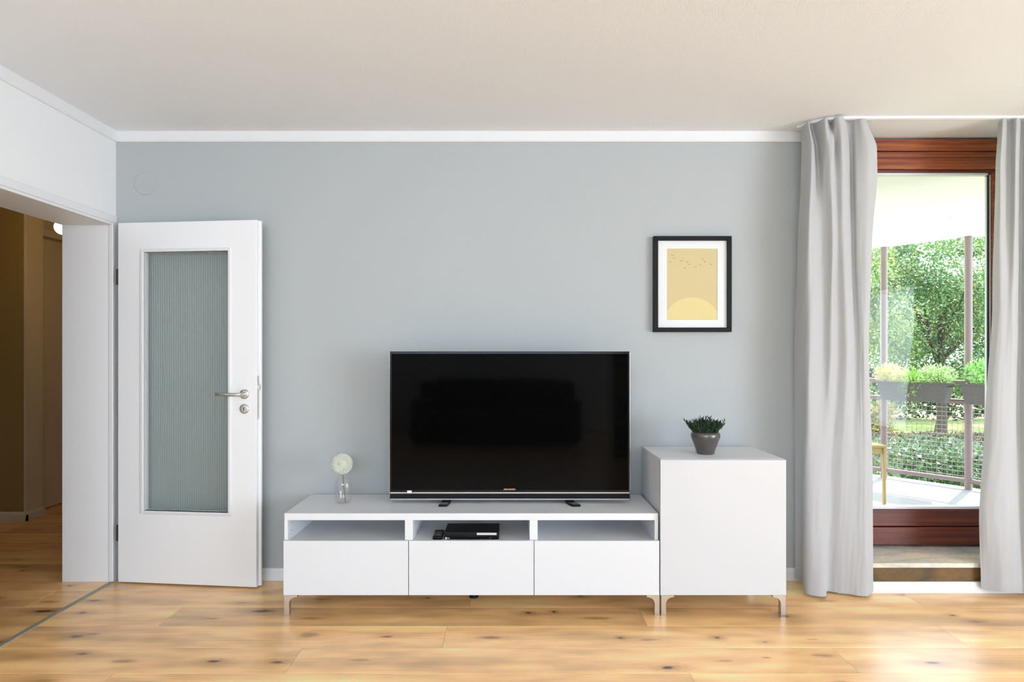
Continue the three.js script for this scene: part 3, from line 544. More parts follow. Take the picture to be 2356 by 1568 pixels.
// ---------------------------------------------------------------- disc player and remote control
{
  const y = 0.345, x0 = X(1022, 2.93), x1 = X(1148, 2.93), z1 = -2.932, z0 = -3.085;
  const p = thing('disc_player', 'slim black disc player on the middle shelf of the bench', 'disc player', [(x0 + x1) / 2, y, (z0 + z1) / 2]);
  part(p, 'housing', rbox(x0, x1, y + 0.003, y + 0.0385, z0, z1, 0.003, 3), M.playerBlack);
  part(p, 'front_sticker', rbox(X(1097, 2.93), X(1142.5, 2.93), Y(1230.4, 2.93), Y(1225.2, 2.93), z1 - 0.001, z1 + 0.0006, 0.0003), M.sticker, 'pale strip sticker');
  part(p, 'brand_lettering', merged([new THREE.CylinderGeometry(0.0052, 0.0052, 0.0008, 20).rotateX(Math.PI / 2).translate(X(1026.2, 2.93), Y(1237.6, 2.93), z1), text('LG', 0.0062, 0.0006).translate(X(1031, 2.93) + 0.002, Y(1237.6, 2.93), z1)]), M.sticker, 'small pale logo');
  part(p, 'button', merged([new THREE.CylinderGeometry(0.0016, 0.0016, 0.001, 12).rotateX(Math.PI / 2).translate(X(1129, 2.93), Y(1236.5, 2.93), z1 + 0.0003), new THREE.CylinderGeometry(0.0016, 0.0016, 0.001, 12).rotateX(Math.PI / 2).translate(X(1125, 2.93), Y(1240, 2.93), z1 + 0.0003)]), M.sticker);
  for (const a of [x0 + 0.02, x1 - 0.02]) for (const b of [z0 + 0.02, z1 - 0.02]) part(p, 'foot', new THREE.CylinderGeometry(0.008, 0.008, 0.0032, 12).translate(a, y + 0.0016, b), M.tvBack);
  const r = thing('remote_control', 'black remote control with coloured buttons beside the disc player', 'remote control', [X(1008.5, 2.98), y, -2.99], { local: true, turn: 0.03 });
  part(r, 'body', new RoundedBoxGeometry(0.048, 0.018, 0.12, 3, 0.007).translate(0, 0.009, 0), M.playerBlack);
  const colours = [[[0.35, 0.45, 0.5], 6, -0.01], [[0.12, 0.12, 0.12], 4, -0.03], [[0.12, 0.12, 0.12], 4, 0.01]];
  const small = (x, z, c) => part(r, 'button', new RoundedBoxGeometry(0.0055, 0.002, 0.006, 1, 0.0008).translate(x, 0.0185, z), std({ color: lin(...c), roughness: 0.5 }));
  [[0.55, 0.05, 0.04], [0.10, 0.35, 0.08], [0.75, 0.38, 0.03], [0.06, 0.12, 0.5]].forEach((c, i) => small(-0.0135 + i * 0.009, 0.032, c));
  for (let i = 0; i < 4; i++) { small(-0.0135 + i * 0.009, 0.006, i ? [0.22, 0.22, 0.22] : [0.16, 0.34, 0.36]); small(-0.0135 + i * 0.009, 0.045, [0.1, 0.1, 0.1]); small(-0.0135 + i * 0.009, -0.012, [0.1, 0.1, 0.1]); }
}

// ---------------------------------------------------------------- vase and dahlia
const VZ = -3.115, VX = X(791, 3.115);
{
  const prof = [[0, 0.0015], [0.022, 0.0012], [0.031, 0.003], [0.037, 0.009], [0.0415, 0.024], [0.0455, 0.05], [0.0468, 0.072], [0.0458, 0.092], [0.042, 0.112], [0.035, 0.128], [0.027, 0.138], [0.0225, 0.143], [0.022, 0.149], [0.0232, 0.152]];
  const c = new THREE.CatmullRomCurve3(prof.map((p) => new THREE.Vector3(p[0], p[1], 0)), false, 'centripetal'), pts = c.getPoints(60).map((p) => [Math.max(0, p.x), p.y]);
  const v = thing('glass_vase', 'small rounded clear glass vase with a pink tint holding a flower', 'vase', [VX, 0.479, VZ], { local: true });
  part(v, 'bowl', lathe(pts, 56), M.vase);
  part(v, 'thick_base', lathe([[0, 0.0035], [0.02, 0.0035], [0.03, 0.006], [0.0345, 0.011]], 40), M.vase);
  part(v, 'rim', new THREE.TorusGeometry(0.0232, 0.0009, 8, 40).rotateX(Math.PI / 2).translate(0, 0.152, 0), M.vase);
  const f = thing('dahlia', 'cream white ball-shaped dahlia on a green stem in the vase', 'flower', [VX, 0.483, VZ], { local: true });
  const hx = X(785, 3.1) - VX, hy = Y(1068, 3.1) - 0.483, R = 0.052;
  part(f, 'stem', tube([[0.010, 0.0005, 0.004], [0.004, 0.06, 0.003], [-0.002, 0.11, 0.002], [hx + 0.003, hy - 0.03, 0], [hx, hy - 0.01, 0]], 0.0026, 30, 8), M.stem);
  const petals = [], r = rng(5), N = 190;
  const base = new THREE.BufferGeometry();                                   // a cupped petal, from its root outward along +z
  { const P = [], I = [], nu = 4, nv = 5; for (let j = 0; j <= nv; j++) for (let i = 0; i <= nu; i++) { const a = i / nu * 2 - 1, t = j / nv, w = 0.0085 * Math.sin(Math.PI * Math.min(1, 0.12 + 0.80 * t)) * (t > 0.98 ? 0.75 : 1); P.push(a * w, 0.0055 * a * a * (0.4 + t) - 0.004 * t * t, t * 0.021); if (i && j) { const k = (j - 1) * (nu + 1) + i - 1; I.push(k, k + nu + 1, k + 1, k + 1, k + nu + 1, k + nu + 2); } } base.setAttribute('position', new THREE.Float32BufferAttribute(P, 3)); base.setIndex(I); base.computeVertexNormals(); }
  const axis = new THREE.Vector3(-0.10, 0.18, 1).normalize(), q0 = new THREE.Quaternion().setFromUnitVectors(new THREE.Vector3(0, 0, 1), axis);
  for (let i = 0; i < N; i++) {
    const t = (i + 0.5) / N, pol = Math.acos(1 - 1.72 * t), az = i * 2.39996, dir = new THREE.Vector3(Math.sin(pol) * Math.cos(az), Math.sin(pol) * Math.sin(az), Math.cos(pol));
    const lift = dir.clone().multiplyScalar(0.74).add(new THREE.Vector3(0, 0, 0.38 * (1 - t))).normalize(), z = lift, y = dir.clone().cross(new THREE.Vector3(0, 0, 1)).lengthSq() > 1e-4 ? new THREE.Vector3(0, 0, 1).sub(z.clone().multiplyScalar(z.z)).normalize() : new THREE.Vector3(0, 1, 0), x = y.clone().cross(z).normalize();
    const size = 0.55 + 0.55 * Math.sqrt(t), m = new THREE.Matrix4().makeBasis(x.multiplyScalar(size), y.clone().multiplyScalar(size), z.clone().multiplyScalar(size)).setPosition(dir.clone().multiplyScalar(R - 0.019 * size + 0.002 * (r() - 0.5)));
    petals.push(base.clone().applyMatrix4(new THREE.Matrix4().makeTranslation(hx, hy, 0).multiply(new THREE.Matrix4().makeRotationFromQuaternion(q0)).multiply(m)));
  }
  petals.push(new THREE.SphereGeometry(R - 0.015, 20, 14).translate(hx, hy, 0));
  part(f, 'petals', merged(petals), M.petal, 'dense ball of cream white petals');
  part(f, 'heart', new THREE.SphereGeometry(0.006, 12, 8).translate(hx + axis.x * (R - 0.008), hy + axis.y * (R - 0.008), axis.z * (R - 0.008)), M.petalHeart, 'yellow green heart');
}

// ---------------------------------------------------------------- pot with a dark green plant
{
  const z = -3.072, y = 0.7386, x = X(1623, 3.072), p = thing('plant_pot', 'glossy brown grey ceramic pot on the square cabinet', 'plant pot', [x, y, z], { local: true });
  const prof = [[0, 0], [0.040, 0], [0.0425, 0.0025], [0.048, 0.020], [0.058, 0.047], [0.066, 0.068], [0.0715, 0.085], [0.0725, 0.094], [0.070, 0.104], [0.064, 0.1105], [0.057, 0.113], [0.0545, 0.112], [0.054, 0.106], [0.056, 0.095]];
  const c = new THREE.CatmullRomCurve3(prof.map((q) => new THREE.Vector3(q[0], q[1], 0)), false, 'centripetal').getPoints(80).map((q) => [Math.max(0, q.x), q.y]);
  part(p, 'body', lathe(c, 64), M.potGlaze);
  part(p, 'soil', lathe([[0, 0.101], [0.056, 0.0975]], 32), M.soil);
  const pl = thing('pot_plant', 'low bushy dark green plant growing in the ceramic pot', 'plant', [x, y + 0.1, z], { local: true }), r = rng(77), leaves = [], stems = [];
  const leaf = new THREE.BufferGeometry();
  leaf.setAttribute('position', new THREE.Float32BufferAttribute([0, 0, 0, -0.0028, 0.4, 0.0012, 0.0028, 0.4, 0.0012, 0, 1, -0.0015, 0, 0.4, -0.0006].map((v, i) => i % 3 === 1 ? v * 0.023 : v * 1.35), 3)); leaf.setIndex([0, 4, 1, 0, 2, 4, 1, 4, 3, 4, 2, 3]); leaf.computeVertexNormals();
  for (let i = 0; i < 150; i++) {
    const a = r() * 6.283, q = Math.sqrt(r()), sx = Math.cos(a) * q * 0.048, sz = Math.sin(a) * q * 0.048, tall = 0.035 + 0.028 * r() + (r() < 0.12 ? 0.014 : 0), lean = 0.7 * q * tall + 0.004;
    const tip = [sx + Math.cos(a) * lean, tall - 0.014 * q * q, sz + Math.sin(a) * lean];
    stems.push(rod([sx, 0, sz], tip, 0.0011, 0.0006, 5));
    for (let j = 0; j < 13; j++) {
      const t = 0.12 + 0.88 * j / 12, phi = j * 2.4 + i, up = 0.55 + 0.5 * t + 0.3 * r(), d = new THREE.Vector3(Math.cos(phi) * (1 - 0.3 * t), up, Math.sin(phi) * (1 - 0.3 * t)).normalize();
      const g = leaf.clone().rotateY(r() * 6.28).applyQuaternion(new THREE.Quaternion().setFromUnitVectors(new THREE.Vector3(0, 1, 0), d)).scale(1, 1, 1);
      leaves.push(g.translate(sx + (tip[0] - sx) * t, tip[1] * t, sz + (tip[2] - sz) * t));
    }
  }
  part(pl, 'stems', merged(stems), M.stem);
  const lv = part(pl, 'leaves', merged(leaves), M.houseLeaf, 'small pointed dark green leaves'); lv.userData.kind = 'stuff';
}

// ---------------------------------------------------------------- framed print and round wall cover
{
  const d = 3.322, x0 = X(1504, d), x1 = X(1683, d), y0 = Y(763, d), y1 = Y(543, d), zf = -3.316, zb = -3.349, f = 0.0235;
  const p = thing('framed_print', 'black framed print of birds over a yellow sun on the grey wall', 'framed picture', [(x0 + x1) / 2, y0, zb]);
  part(p, 'frame_rail', rbox(x0, x1, y1 - f, y1, zb, zf, 0.0015), M.blackFrame);
  part(p, 'frame_rail', rbox(x0, x1, y0, y0 + f, zb, zf, 0.0015), M.blackFrame);
  part(p, 'frame_stile', rbox(x0, x0 + f, y0 + f, y1 - f, zb, zf, 0.0015), M.blackFrame);
  part(p, 'frame_stile', rbox(x1 - f, x1, y0 + f, y1 - f, zb, zf, 0.0015), M.blackFrame);
  part(p, 'backing', box(x0 + 0.01, x1 - 0.01, y0 + 0.01, y1 - 0.01, zb + 0.002, zb + 0.008), M.tvBack);
  const ax0 = X(1535.5, d), ax1 = X(1652, d), ay0 = Y(735.5, d), ay1 = Y(571, d);
  const ms = new THREE.Shape([[x0 + 0.012, y0 + 0.012], [x1 - 0.012, y0 + 0.012], [x1 - 0.012, y1 - 0.012], [x0 + 0.012, y1 - 0.012]].map((q) => new THREE.Vector2(...q)));
  ms.holes.push(new THREE.Path([[ax0, ay0], [ax0, ay1], [ax1, ay1], [ax1, ay0]].map((q) => new THREE.Vector2(...q))));
  part(p, 'mat_board', new THREE.ExtrudeGeometry(ms, { depth: 0.0016, bevelEnabled: false }).translate(0, 0, zb + 0.016), M.mat, 'white mat board');
  const w = 512, h = 720, cv = document.createElement('canvas'); cv.width = w; cv.height = h; const k = cv.getContext('2d');
  k.fillStyle = '#c9b785'; k.fillRect(0, 0, w, h);
  k.fillStyle = '#d7c588'; k.beginPath(); k.arc(w / 2, 782, 292, 0, 7); k.fill();
  k.strokeStyle = '#948860'; k.fillStyle = '#948860'; k.lineWidth = 3; k.lineCap = 'round';
  for (const [u, v] of [[0.115, 0.095], [0.155, 0.135], [0.07, 0.185], [0.285, 0.172], [0.40, 0.187], [0.435, 0.222], [0.355, 0.272], [0.565, 0.26], [0.66, 0.232], [0.70, 0.145], [0.745, 0.182], [0.872, 0.22]]) {
    const x = u * w, y = v * h, s = 15 + 5 * gs(u * 99, v * 77);
    k.beginPath(); k.moveTo(x - s, y - s * 0.45); k.quadraticCurveTo(x - s * 0.4, y - s * 0.4, x, y + s * 0.1); k.quadraticCurveTo(x + s * 0.6, y - s * 0.5, x + s, y - s * 0.1); k.quadraticCurveTo(x + s * 0.4, y + s * 0.1, x, y + s * 0.5); k.quadraticCurveTo(x - s * 0.2, y + s * 0.1, x - s, y - s * 0.45); k.fill();
  }
  const t = new THREE.CanvasTexture(cv); t.colorSpace = THREE.SRGBColorSpace;
  part(p, 'print', new THREE.PlaneGeometry(ax1 - ax0 + 0.004, ay1 - ay0 + 0.004).translate((ax0 + ax1) / 2, (ay0 + ay1) / 2, zb + 0.0152), std({ map: t, roughness: 0.8 }), 'yellow print with a low sun and a flock of birds');
  part(p, 'glazing', box(x0 + 0.016, x1 - 0.016, y0 + 0.016, y1 - 0.016, zb + 0.021, zb + 0.0225), M.pane);
  const rr = 0.0625, cx = X(334, 3.345), cy = Y(422, 3.345);
  const g = lathe([[0, 0.0045], [rr - 0.003, 0.0042], [rr - 0.0008, 0.003], [rr, 0.0]], 64); g.rotateX(Math.PI / 2); g.translate(cx, cy, ZB);
  single('junction_cover', uvMetres(g), M.greyWall, 'round junction box cover painted over in the grey wall colour', 'wall cover');
}

// ---------------------------------------------------------------- hallway lamp
{
  const x = X(144, 4.2), y = Y(523, 4.2), z = -4.2, l = thing('pendant_lamp', 'small glowing globe lamp hanging in the hallway', 'lamp', [x, y - 0.05, z], { local: true });
  part(l, 'globe', new THREE.SphereGeometry(0.05, 28, 20).translate(0, 0.05, 0), std({ color: lin(0.9, 0.85, 0.75), roughness: 0.4, emissive: lin(1, 0.78, 0.5), emissiveIntensity: 3 }), 'glowing globe');
  part(l, 'socket', new THREE.CylinderGeometry(0.016, 0.02, 0.04, 20).translate(0, 0.115, 0), M.chrome);
  part(l, 'cord', new THREE.CylinderGeometry(0.003, 0.003, CE - y - 0.10, 8).translate(0, 0.13 + (CE - y - 0.10) / 2 - 0.02, 0), M.tvBack);
  part(l, 'ceiling_cap', new THREE.CylinderGeometry(0.03, 0.04, 0.025, 24).translate(0, CE - y + 0.0375, 0), M.whiteTrim);
  const p = new THREE.PointLight(new THREE.Color().setRGB(1, 0.56, 0.15), 0.32, 0, 2); p.name = 'pendant_lamp_bulb'; p.position.set(0, 0.05, 0); p.castShadow = true; p.shadow.radius = 2.4; l.add(p);
}

// ---------------------------------------------------------------- behind the camera, mirrored in the screen
{
  const s = thing('sofa', 'large black sofa with a pale cushion facing the television', 'sofa', [-0.2, 0, 2.55]);
  part(s, 'base', rbox(-1.35, 0.95, 0.06, 0.30, 2.1, 3.05, 0.03, 3), M.sofa);
  part(s, 'backrest', rbox(-1.35, 0.95, 0.28, 0.86, 2.78, 3.06, 0.06, 4), M.sofa);
  for (const [a, b] of [[-1.10, -0.21], [-0.19, 0.70]]) { part(s, 'seat_cushion', rbox(a, b, 0.29, 0.45, 2.12, 2.80, 0.05, 4), M.sofa); part(s, 'back_cushion', rbox(a, b, 0.45, 0.90, 2.62, 2.80, 0.06, 4), M.sofa); }
  for (const [a, b] of [[-1.37, -1.11], [0.71, 0.97]]) part(s, 'armrest', rbox(a, b, 0.06, 0.62, 2.08, 3.05, 0.05, 4), M.sofa);
  for (const a of [-1.28, 0.88]) for (const b of [2.16, 2.98]) part(s, 'leg', new THREE.CylinderGeometry(0.025, 0.02, 0.062, 12).translate(a, 0.031, b), M.tvBack);
  const sh = thing('bookshelf', 'tall white open bookshelf standing beside the sofa', 'bookshelf', [1.62, 0, 1.25]), bz = 1.10;
  part(sh, 'side_panel', rbox(1.22, 1.245, 0, 2.0, bz, bz + 0.32, 0.002), M.whiteBody); part(sh, 'side_panel', rbox(1.995, 2.02, 0, 2.0, bz, bz + 0.32, 0.002), M.whiteBody);
  part(sh, 'back_panel', box(1.24, 2.0, 0, 2.0, bz + 0.31, bz + 0.32), M.whiteBody);
  for (const y of [0.06, 0.42, 0.80, 1.18, 1.56, 1.976]) part(sh, 'shelf', rbox(1.245, 1.995, y, y + 0.022, bz + 0.005, bz + 0.31, 0.002), M.whiteBody);
  [[0.082, [0.03, 0.05, 0.06]], [0.442, [0.04, 0.09, 0.11]], [0.822, [0.30, 0.26, 0.06]], [1.202, [0.22, 0.06, 0.05]]].forEach(([y, c]) => part(sh, 'storage_insert', rbox(1.26, 1.98, y, y + 0.27, bz + 0.03, bz + 0.3, 0.006), std({ color: lin(...c), roughness: 0.7 })));
}

// ---------------------------------------------------------------- balcony
const EDGE = [[2.2, -7.15], [3.15, -6.72], [3.79, -6.18], [4.227, -5.62], [4.60, -4.9], [4.85, -4.1], [4.9, FAC]];
{
  const slab = (y0, y1, out) => {
    const s = new THREE.Shape(); s.moveTo(-1, -FAC); s.lineTo(EDGE[6][0] + out, -FAC);
    for (let i = 5; i >= 0; i--) s.lineTo(EDGE[i][0] + out * 0.75, -EDGE[i][1] + out * 0.7);
    s.lineTo(-1, 7.3 + out); s.closePath();
    return uvMetres(new THREE.ExtrudeGeometry(s, { depth: y1 - y0, bevelEnabled: false }).rotateX(-Math.PI / 2).translate(0, y0, 0));
  };
  single('floor_balcony', slab(-0.2, 0.0, 0.10), M.balconyFloor, 'pale sunlit balcony floor outside the window', 'balcony floor', ST);
  single('roof_eave', box(XR + 0.25, XR + 1.65, 2.40, 2.58, -1.6, 5.2), M.balconyCeil, 'white eave projecting over the wide side window', 'eave', ST);
  single('ceiling_balcony', slab(2.335, 2.6, 0.02), M.balconyCeil, 'white curved underside of the balcony above', 'balcony ceiling', ST);
  const rl = thing('balcony_railing', 'reddish brown tubular balcony railing with wire mesh infill', 'railing', [3.9, 0, -6.0]);
  const run = (y, r) => { const g = []; for (let i = 0; i < EDGE.length - 1; i++) { g.push(rod([EDGE[i][0], y, EDGE[i][1]], [EDGE[i + 1][0], y, EDGE[i + 1][1]], r, r, 12), new THREE.SphereGeometry(r, 12, 8).translate(EDGE[i + 1][0], y, EDGE[i + 1][1])); } return merged(g); };
  part(rl, 'top_rail', run(0.985, 0.021), M.railPaint); part(rl, 'middle_rail', run(0.81, 0.021), M.railPaint); part(rl, 'bottom_rail', run(0.078, 0.021), M.railPaint);
  for (let i = 1; i < 6; i++) part(rl, 'post', merged([rod([EDGE[i][0], 0, EDGE[i][1]], [EDGE[i][0], 2.335, EDGE[i][1]], 0.031, 0.031, 18)]), M.railPaint);
  for (let i = 0; i < EDGE.length - 1; i++) {
    const [ax, az] = EDGE[i], [bx, bz] = EDGE[i + 1], L = Math.hypot(bx - ax, bz - az), wires = [], n = Math.round(L / 0.042);
    for (let k = 1; k < n; k++) { const t = k / n; wires.push(rod([ax + (bx - ax) * t, 0.08, az + (bz - az) * t], [ax + (bx - ax) * t, 0.81, az + (bz - az) * t], 0.0022, 0.0022, 4)); }
    for (let y = 0.115; y < 0.80; y += 0.042) wires.push(rod([ax, y, az], [bx, y, bz], 0.0028, 0.0028, 4));
    part(rl, 'wire_mesh_panel', merged(wires), M.wire);
  }
  const hk = new THREE.TorusGeometry(0.017, 0.003, 8, 20, Math.PI * 1.6).rotateZ(0.6).rotateY(0.8).translate(X(2187, 4.77), 2.300, -4.77);
  single('ceiling_hook', merged([hk, new THREE.CylinderGeometry(0.003, 0.003, 0.02, 8).translate(X(2187, 4.77), 2.326, -4.77)]), M.alu, 'small metal hook screwed into the white balcony underside', 'hook');
}
// yellow balcony table
{
  const x = X(2036, 4.7), z = -4.88, h = 0.535, t = thing('bistro_table', 'small yellow metal table standing on the balcony floor', 'table', [x - 0.26, 0, z - 0.05]);
  part(t, 'table_top', rbox(x - 0.52, x + 0.005, h - 0.012, h + 0.008, z - 0.32, z + 0.2, 0.006, 3), M.yellow);
  part(t, 'apron', rbox(x - 0.50, x - 0.012, h - 0.06, h - 0.012, z - 0.30, z + 0.18, 0.004), M.yellow);
  for (const a of [-0.50, -0.008]) for (const b of [-0.3, 0.18]) part(t, 'leg', rbox(x + a - 0.010, x + a + 0.012, 0, h - 0.01, z + b - 0.011, z + b + 0.011, 0.004), M.yellow);
}

// ---------------------------------------------------------------- planters and their plants
const leafGeo = (w, l, fold = 0.25) => { const g = new THREE.BufferGeometry(); g.setAttribute('position', new THREE.Float32BufferAttribute([0, 0, 0, -w / 2, fold * w, l * 0.45, w / 2, fold * w, l * 0.45, 0, -0.04 * l, l, 0, 0, l * 0.5], 3)); g.setIndex([0, 4, 1, 0, 2, 4, 1, 4, 3, 4, 2, 3]); g.computeVertexNormals(); return g; };
function leaves(parent, name, geo, mat, spots, kindStuff = true) {        // spots: [x, y, z, direction Vector3, size, colour]
  const m = new THREE.InstancedMesh(geo, mat, spots.length), q = new THREE.Quaternion(), z = new THREE.Vector3(0, 0, 1), mm = new THREE.Matrix4(), s = new THREE.Vector3();
  const r = rng(spots.length + 17), roll = new THREE.Quaternion();
  spots.forEach(([x, y, zz, d, k, c], i) => { q.setFromUnitVectors(z, d); roll.setFromAxisAngle(z, r() * 6.283); q.multiply(roll); mm.compose(new THREE.Vector3(x, y, zz), q, s.setScalar(k)); m.setMatrixAt(i, mm); m.setColorAt(i, c); });
  m.name = name; m.castShadow = m.receiveShadow = true; if (kindStuff) m.userData.kind = 'stuff'; parent.add(m); return m;
}
const leafMat = phys({ color: lin(1, 1, 1), roughness: 0.55, transmission: 0.45, thickness: 0, side: THREE.DoubleSide });
const rand3 = (r) => { const z = r() * 2 - 1, a = r() * 6.283, q = Math.sqrt(1 - z * z); return new THREE.Vector3(q * Math.cos(a), z, q * Math.sin(a)); };
{
  const weave = dataTex(256, 256, (u, v) => { const a = Math.floor(u * 32), b = Math.floor(v * 32), fu = u * 32 - a, fv = v * 32 - b, over = (a + b) % 2; return 255 * Math.sin(Math.PI * (over ? fv : fu)) * (0.6 + 0.4 * Math.sin(Math.PI * (over ? fu : fv))); }, false);
  const wicker = std({ color: lin(0.16, 0.145, 0.145), roughness: 0.8, bumpMap: tex(weave, 3.2), bumpScale: 0.004 });
  const planter = (seg, s, len, label) => {                                   // s: metres along the rail from the post at EDGE[seg]
    const dirv = new THREE.Vector2(EDGE[seg + 1][0] - EDGE[seg][0], EDGE[seg + 1][1] - EDGE[seg][1]).normalize();
    const cx = EDGE[seg][0] + dirv.x * s - 0.12 * dirv.y, cz = EDGE[seg][1] + dirv.y * s + 0.12 * dirv.x;    // hung on the room side
    const t = thing('planter_box', label, 'planter', [cx, 0.80, cz], { local: true, turn: Math.atan2(-dirv.y, dirv.x), group: 'planter boxes on the balcony railing' });
    const a = len / 2, b = a - 0.035, h = 0.175, w0 = 0.07, w1 = 0.09, P = [], U = [];
    const quad = (p, q, rr, ss) => { for (const v of [p, q, rr, p, rr, ss]) { P.push(...v); U.push(v[0] + v[2], v[1]); } };
    const lo = [[-b, 0, w0], [b, 0, w0], [b, 0, -w0], [-b, 0, -w0]], hi = [[-a, h, w1], [a, h, w1], [a, h, -w1], [-a, h, -w1]];
    for (let i = 0; i < 4; i++) { const j = (i + 1) % 4; quad(lo[i], lo[j], hi[j], hi[i]); }
    quad(lo[3], lo[2], lo[1], lo[0]);
    const g = new THREE.BufferGeometry(); g.setAttribute('position', new THREE.Float32BufferAttribute(P, 3)); g.setAttribute('uv', new THREE.Float32BufferAttribute(U, 2)); g.computeVertexNormals();
    part(t, 'wicker_body', g, wicker);
    part(t, 'rim', merged([rbox(-a - 0.004, a + 0.004, h - 0.006, h + 0.006, w1 - 0.006, w1 + 0.006, 0.003), rbox(-a - 0.004, a + 0.004, h - 0.006, h + 0.006, -w1 - 0.006, -w1 + 0.006, 0.003), rbox(-a - 0.006, -a + 0.006, h - 0.006, h + 0.006, -w1, w1, 0.003), rbox(a - 0.006, a + 0.006, h - 0.006, h + 0.006, -w1, w1, 0.003)]), wicker);
    part(t, 'soil', box(-a + 0.004, a - 0.004, h - 0.03, h - 0.02, -w1 + 0.004, w1 - 0.004), M.soil);
    return (l, up, out) => new THREE.Vector3(cx + dirv.x * l - dirv.y * out, 0.80 + up, cz + dirv.y * l + dirv.x * out);
  };
  const p1 = planter(2, 0.315, 0.60, 'woven grey planter box with pale and bright green plants on the railing');
  const p2 = planter(3, 0.33, 0.60, 'woven grey planter box next to the thick post, partly behind the curtain');
  const plant = (name, label, at, l, rx, ry, rz, dy, n, size, colors, seed, geo, droop = 0) => {
    const c = at(l, 0.19 + dy, 0), base = at(l, 0.15, 0), t = thing(name, label, 'plant', base.toArray(), { local: true }), r = rng(seed), spots = [];
    const stems = []; for (let i = 0; i < 9; i++) { const v = rand3(r), e = at(l + v.x * rx * 0.7, 0.19 + dy + Math.abs(v.y) * ry * 0.6, v.z * rz * 0.6).sub(base); stems.push(rod([v.x * 0.03, 0, v.z * 0.03], e.toArray(), 0.004, 0.002, 5)); }
    part(t, 'stems', merged(stems), M.stem);
    for (let i = 0; i < n; i++) {
      const v = rand3(r), q = Math.pow(r(), 0.45), p = at(l + v.x * q * rx, 0.19 + dy + v.y * q * ry - droop * Math.max(0, v.z) * q * 0.12, v.z * q * rz), d = v.clone().multiplyScalar(0.8).add(new THREE.Vector3(0, 0.35, 0)).add(rand3(r).multiplyScalar(0.6)).normalize();
      const col = colors[Math.floor(r() * colors.length)].map((v) => Math.min(0.9, v * 1.45)), k = 0.8 + 0.3 * r();
      spots.push([p.x - base.x, p.y - base.y, p.z - base.z, d, size * (0.7 + 0.6 * r()), lin(col[0] * k, col[1] * k, col[2] * k)]);
    }
    leaves(t, 'leaves', geo, leafMat, spots);
  };
  const oval = leafGeo(0.55, 1), slim = leafGeo(0.3, 1);
  plant('variegated_plant', 'pale pink and cream leaved bushy plant in the planter box', p1, -0.21, 0.15, 0.10, 0.12, 0.06, 900, 0.026, [[0.66, 0.55, 0.34], [0.58, 0.55, 0.28], [0.66, 0.44, 0.32], [0.36, 0.45, 0.14]], 5, oval);
  plant('trailing_plant', 'bright green trailing plant spilling over the planter box', p1, -0.02, 0.13, 0.11, 0.14, 0.02, 950, 0.030, [[0.20, 0.40, 0.08], [0.34, 0.56, 0.14], [0.5, 0.62, 0.28]], 6, slim, 1);
  plant('leafy_plant', 'light green plant with spreading shoots at the planter box end', p1, 0.20, 0.16, 0.09, 0.12, 0.06, 650, 0.032, [[0.25, 0.45, 0.16], [0.42, 0.58, 0.28], [0.6, 0.68, 0.45]], 7, oval);
  plant('leafy_shrub', 'taller fresh green plant in the planter box by the curtain', p2, -0.12, 0.20, 0.13, 0.12, 0.08, 900, 0.034, [[0.18, 0.40, 0.12], [0.30, 0.55, 0.18], [0.48, 0.62, 0.32]], 8, oval);
}

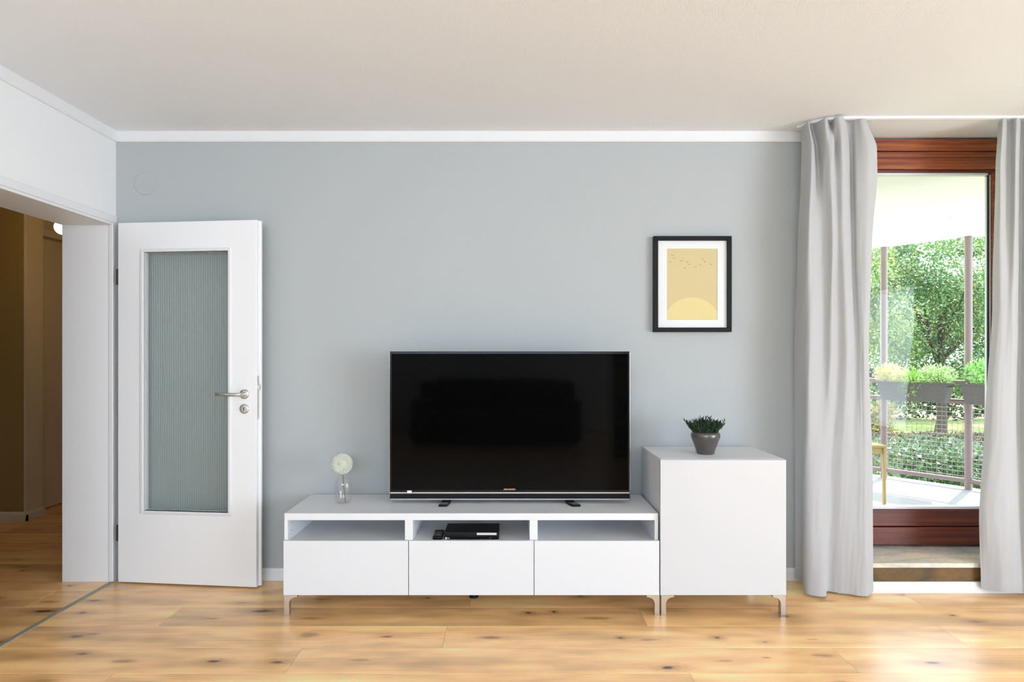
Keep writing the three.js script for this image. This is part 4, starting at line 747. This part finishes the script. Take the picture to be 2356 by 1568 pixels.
// ---------------------------------------------------------------- garden
const GY = -1.6;
{
  single('ground', uvMetres(new THREE.PlaneGeometry(120, 90).rotateX(-Math.PI / 2).translate(10, GY, -50)), M.lawn, 'sunlit mown lawn below the balcony', 'lawn', ST);
  single('path', box(9.5, 30, GY, GY + 0.03, -17.6, -13.6), M.paving, 'grey paved path between the balcony and the hedge', 'path', ST);
  const trees = (name, label, group, x, z, rx, ry, rz, cy, n, size, tint, seed, trunkR) => {
    const r = rng(seed), t = thing(name, label, 'tree', [x, GY, z], { local: true, group }), crown = cy - GY, spots = [], blobs = [];
    part(t, 'trunk', merged([rod([0, 0, 0], [0.05, 0.5, 0], trunkR * 1.25, trunkR, 12), rod([0.05, 0.48, 0], [0, crown, 0], trunkR, trunkR * 0.5, 12)]), M.bark);
    const br = []; for (let i = 0; i < 9; i++) { const v = rand3(r); v.y = Math.abs(v.y); const h = crown * (0.45 + 0.4 * r()); br.push(rod([0, h, 0], [v.x * rx * 0.8, crown + v.y * ry * 0.6, v.z * rz * 0.8], trunkR * 0.4, trunkR * 0.12, 6)); }
    part(t, 'branches', merged(br), M.bark);
    for (let i = 0; i < 110; i++) { const v = rand3(r), q = Math.pow(r(), 0.33); blobs.push([v.x * q * rx, crown + v.y * q * ry, v.z * q * rz, 0.45 + 0.5 * r(), 0.75 + 0.5 * r(), r()]); }
    for (let i = 0; i < n; i++) {
      const [bx, by, bz, br0, kk, hue] = blobs[Math.floor(r() * blobs.length)], v = rand3(r), q = Math.pow(r(), 0.5) * br0;
      const d = v.clone().add(new THREE.Vector3(0, -0.25, 0)).add(rand3(r).multiplyScalar(0.7)).normalize(), k = kk * (0.7 + 0.6 * r());
      const c = r() < 0.06 ? [0.42, 0.36, 0.08] : [tint[0] * (0.8 + 0.6 * hue), tint[1], tint[2]];
      spots.push([bx + v.x * q, by + v.y * q * 0.8, bz + v.z * q, d, size * (0.7 + 0.6 * r()), lin(c[0] * k, c[1] * k, c[2] * k)]);
    }
    leaves(t, 'foliage', leafGeo(0.6, 1, 0.2), leafMat, spots);
  };
  trees('garden_tree', 'broad green tree whose trunk shows through the wire mesh', undefined, X(2164, 22), -22, 2.9, 3.6, 2.4, 2.7, 38000, 0.105, [0.13, 0.26, 0.08], 41, 0.17);
  trees('garden_tree', 'light green tree behind the thin railing post', undefined, 11.6, -21, 2.1, 3.4, 2.2, 2.9, 24000, 0.10, [0.19, 0.33, 0.09], 42, 0.15);
  trees('garden_tree', 'dark green tree partly hidden by the far curtain', undefined, 19.2, -24, 2.6, 3.6, 2.4, 3.2, 20000, 0.11, [0.11, 0.23, 0.075], 43, 0.18);
  trees('garden_tree', 'tall shaded tree standing behind the broad tree', undefined, 16.5, -29, 4.4, 4.8, 2.6, 4.2, 18000, 0.17, [0.09, 0.19, 0.065], 44, 0.22);
  const mass = (name, label, x0, x1, y1, z0, z1, n, size, colors, seed) => {
    const r = rng(seed), t = thing(name, label, 'hedge', [(x0 + x1) / 2, GY, (z0 + z1) / 2], { local: true }), spots = [], w = x1 - x0, dd = z1 - z0, h = y1 - GY;
    const st = []; for (let i = 0; i < 12; i++) st.push(rod([(r() - 0.5) * w * 0.9, 0, (r() - 0.5) * dd * 0.5], [(r() - 0.5) * w * 0.9, h * 0.75, (r() - 0.5) * dd * 0.5], 0.03, 0.012, 5));
    part(t, 'stems', merged(st), M.bark);
    for (let i = 0; i < n; i++) { const c = colors[Math.floor(r() * colors.length)], k = 0.6 + 0.8 * r(), u = r(), hh = h * (0.86 + 0.14 * n3(u * w * 1.3, seed, 0.5)); spots.push([(u - 0.5) * w, Math.pow(r(), 0.7) * hh, (r() - 0.5) * dd, rand3(r).add(new THREE.Vector3(0, 0.5, 0.3)).normalize(), size * (0.7 + 0.6 * r()), lin(c[0] * k, c[1] * k, c[2] * k)]); }
    leaves(t, 'foliage', leafGeo(0.6, 1, 0.2), leafMat, spots);
  };
  mass('low_hedge', 'low hedge with reddish leaves along the lawn edge', 9.5, 22, -1.02, -18.6, -17.8, 9000, 0.09, [[0.10, 0.14, 0.05], [0.16, 0.13, 0.07], [0.20, 0.20, 0.08], [0.22, 0.14, 0.10]], 61);
  mass('tall_hedge', 'dark tall hedge closing the far side of the lawn', 8, 28, 0.9, -27.6, -26.4, 12000, 0.2, [[0.03, 0.07, 0.03], [0.045, 0.09, 0.035], [0.06, 0.10, 0.04]], 62);
  mass('shrub_bed', 'leafy green shrubs growing close below the balcony', 7.2, 9.6, -0.38, -13.2, -11.4, 7000, 0.11, [[0.09, 0.18, 0.07], [0.12, 0.22, 0.09], [0.2, 0.26, 0.14]], 63);
  mass('yellow_shrub', 'yellow leaved shrub on the lawn behind the thin post', 11.0, 12.5, -0.2, -20.6, -19.6, 3000, 0.11, [[0.55, 0.42, 0.06], [0.42, 0.36, 0.08], [0.25, 0.28, 0.08]], 64);
}
renderer.render(scene, camera);
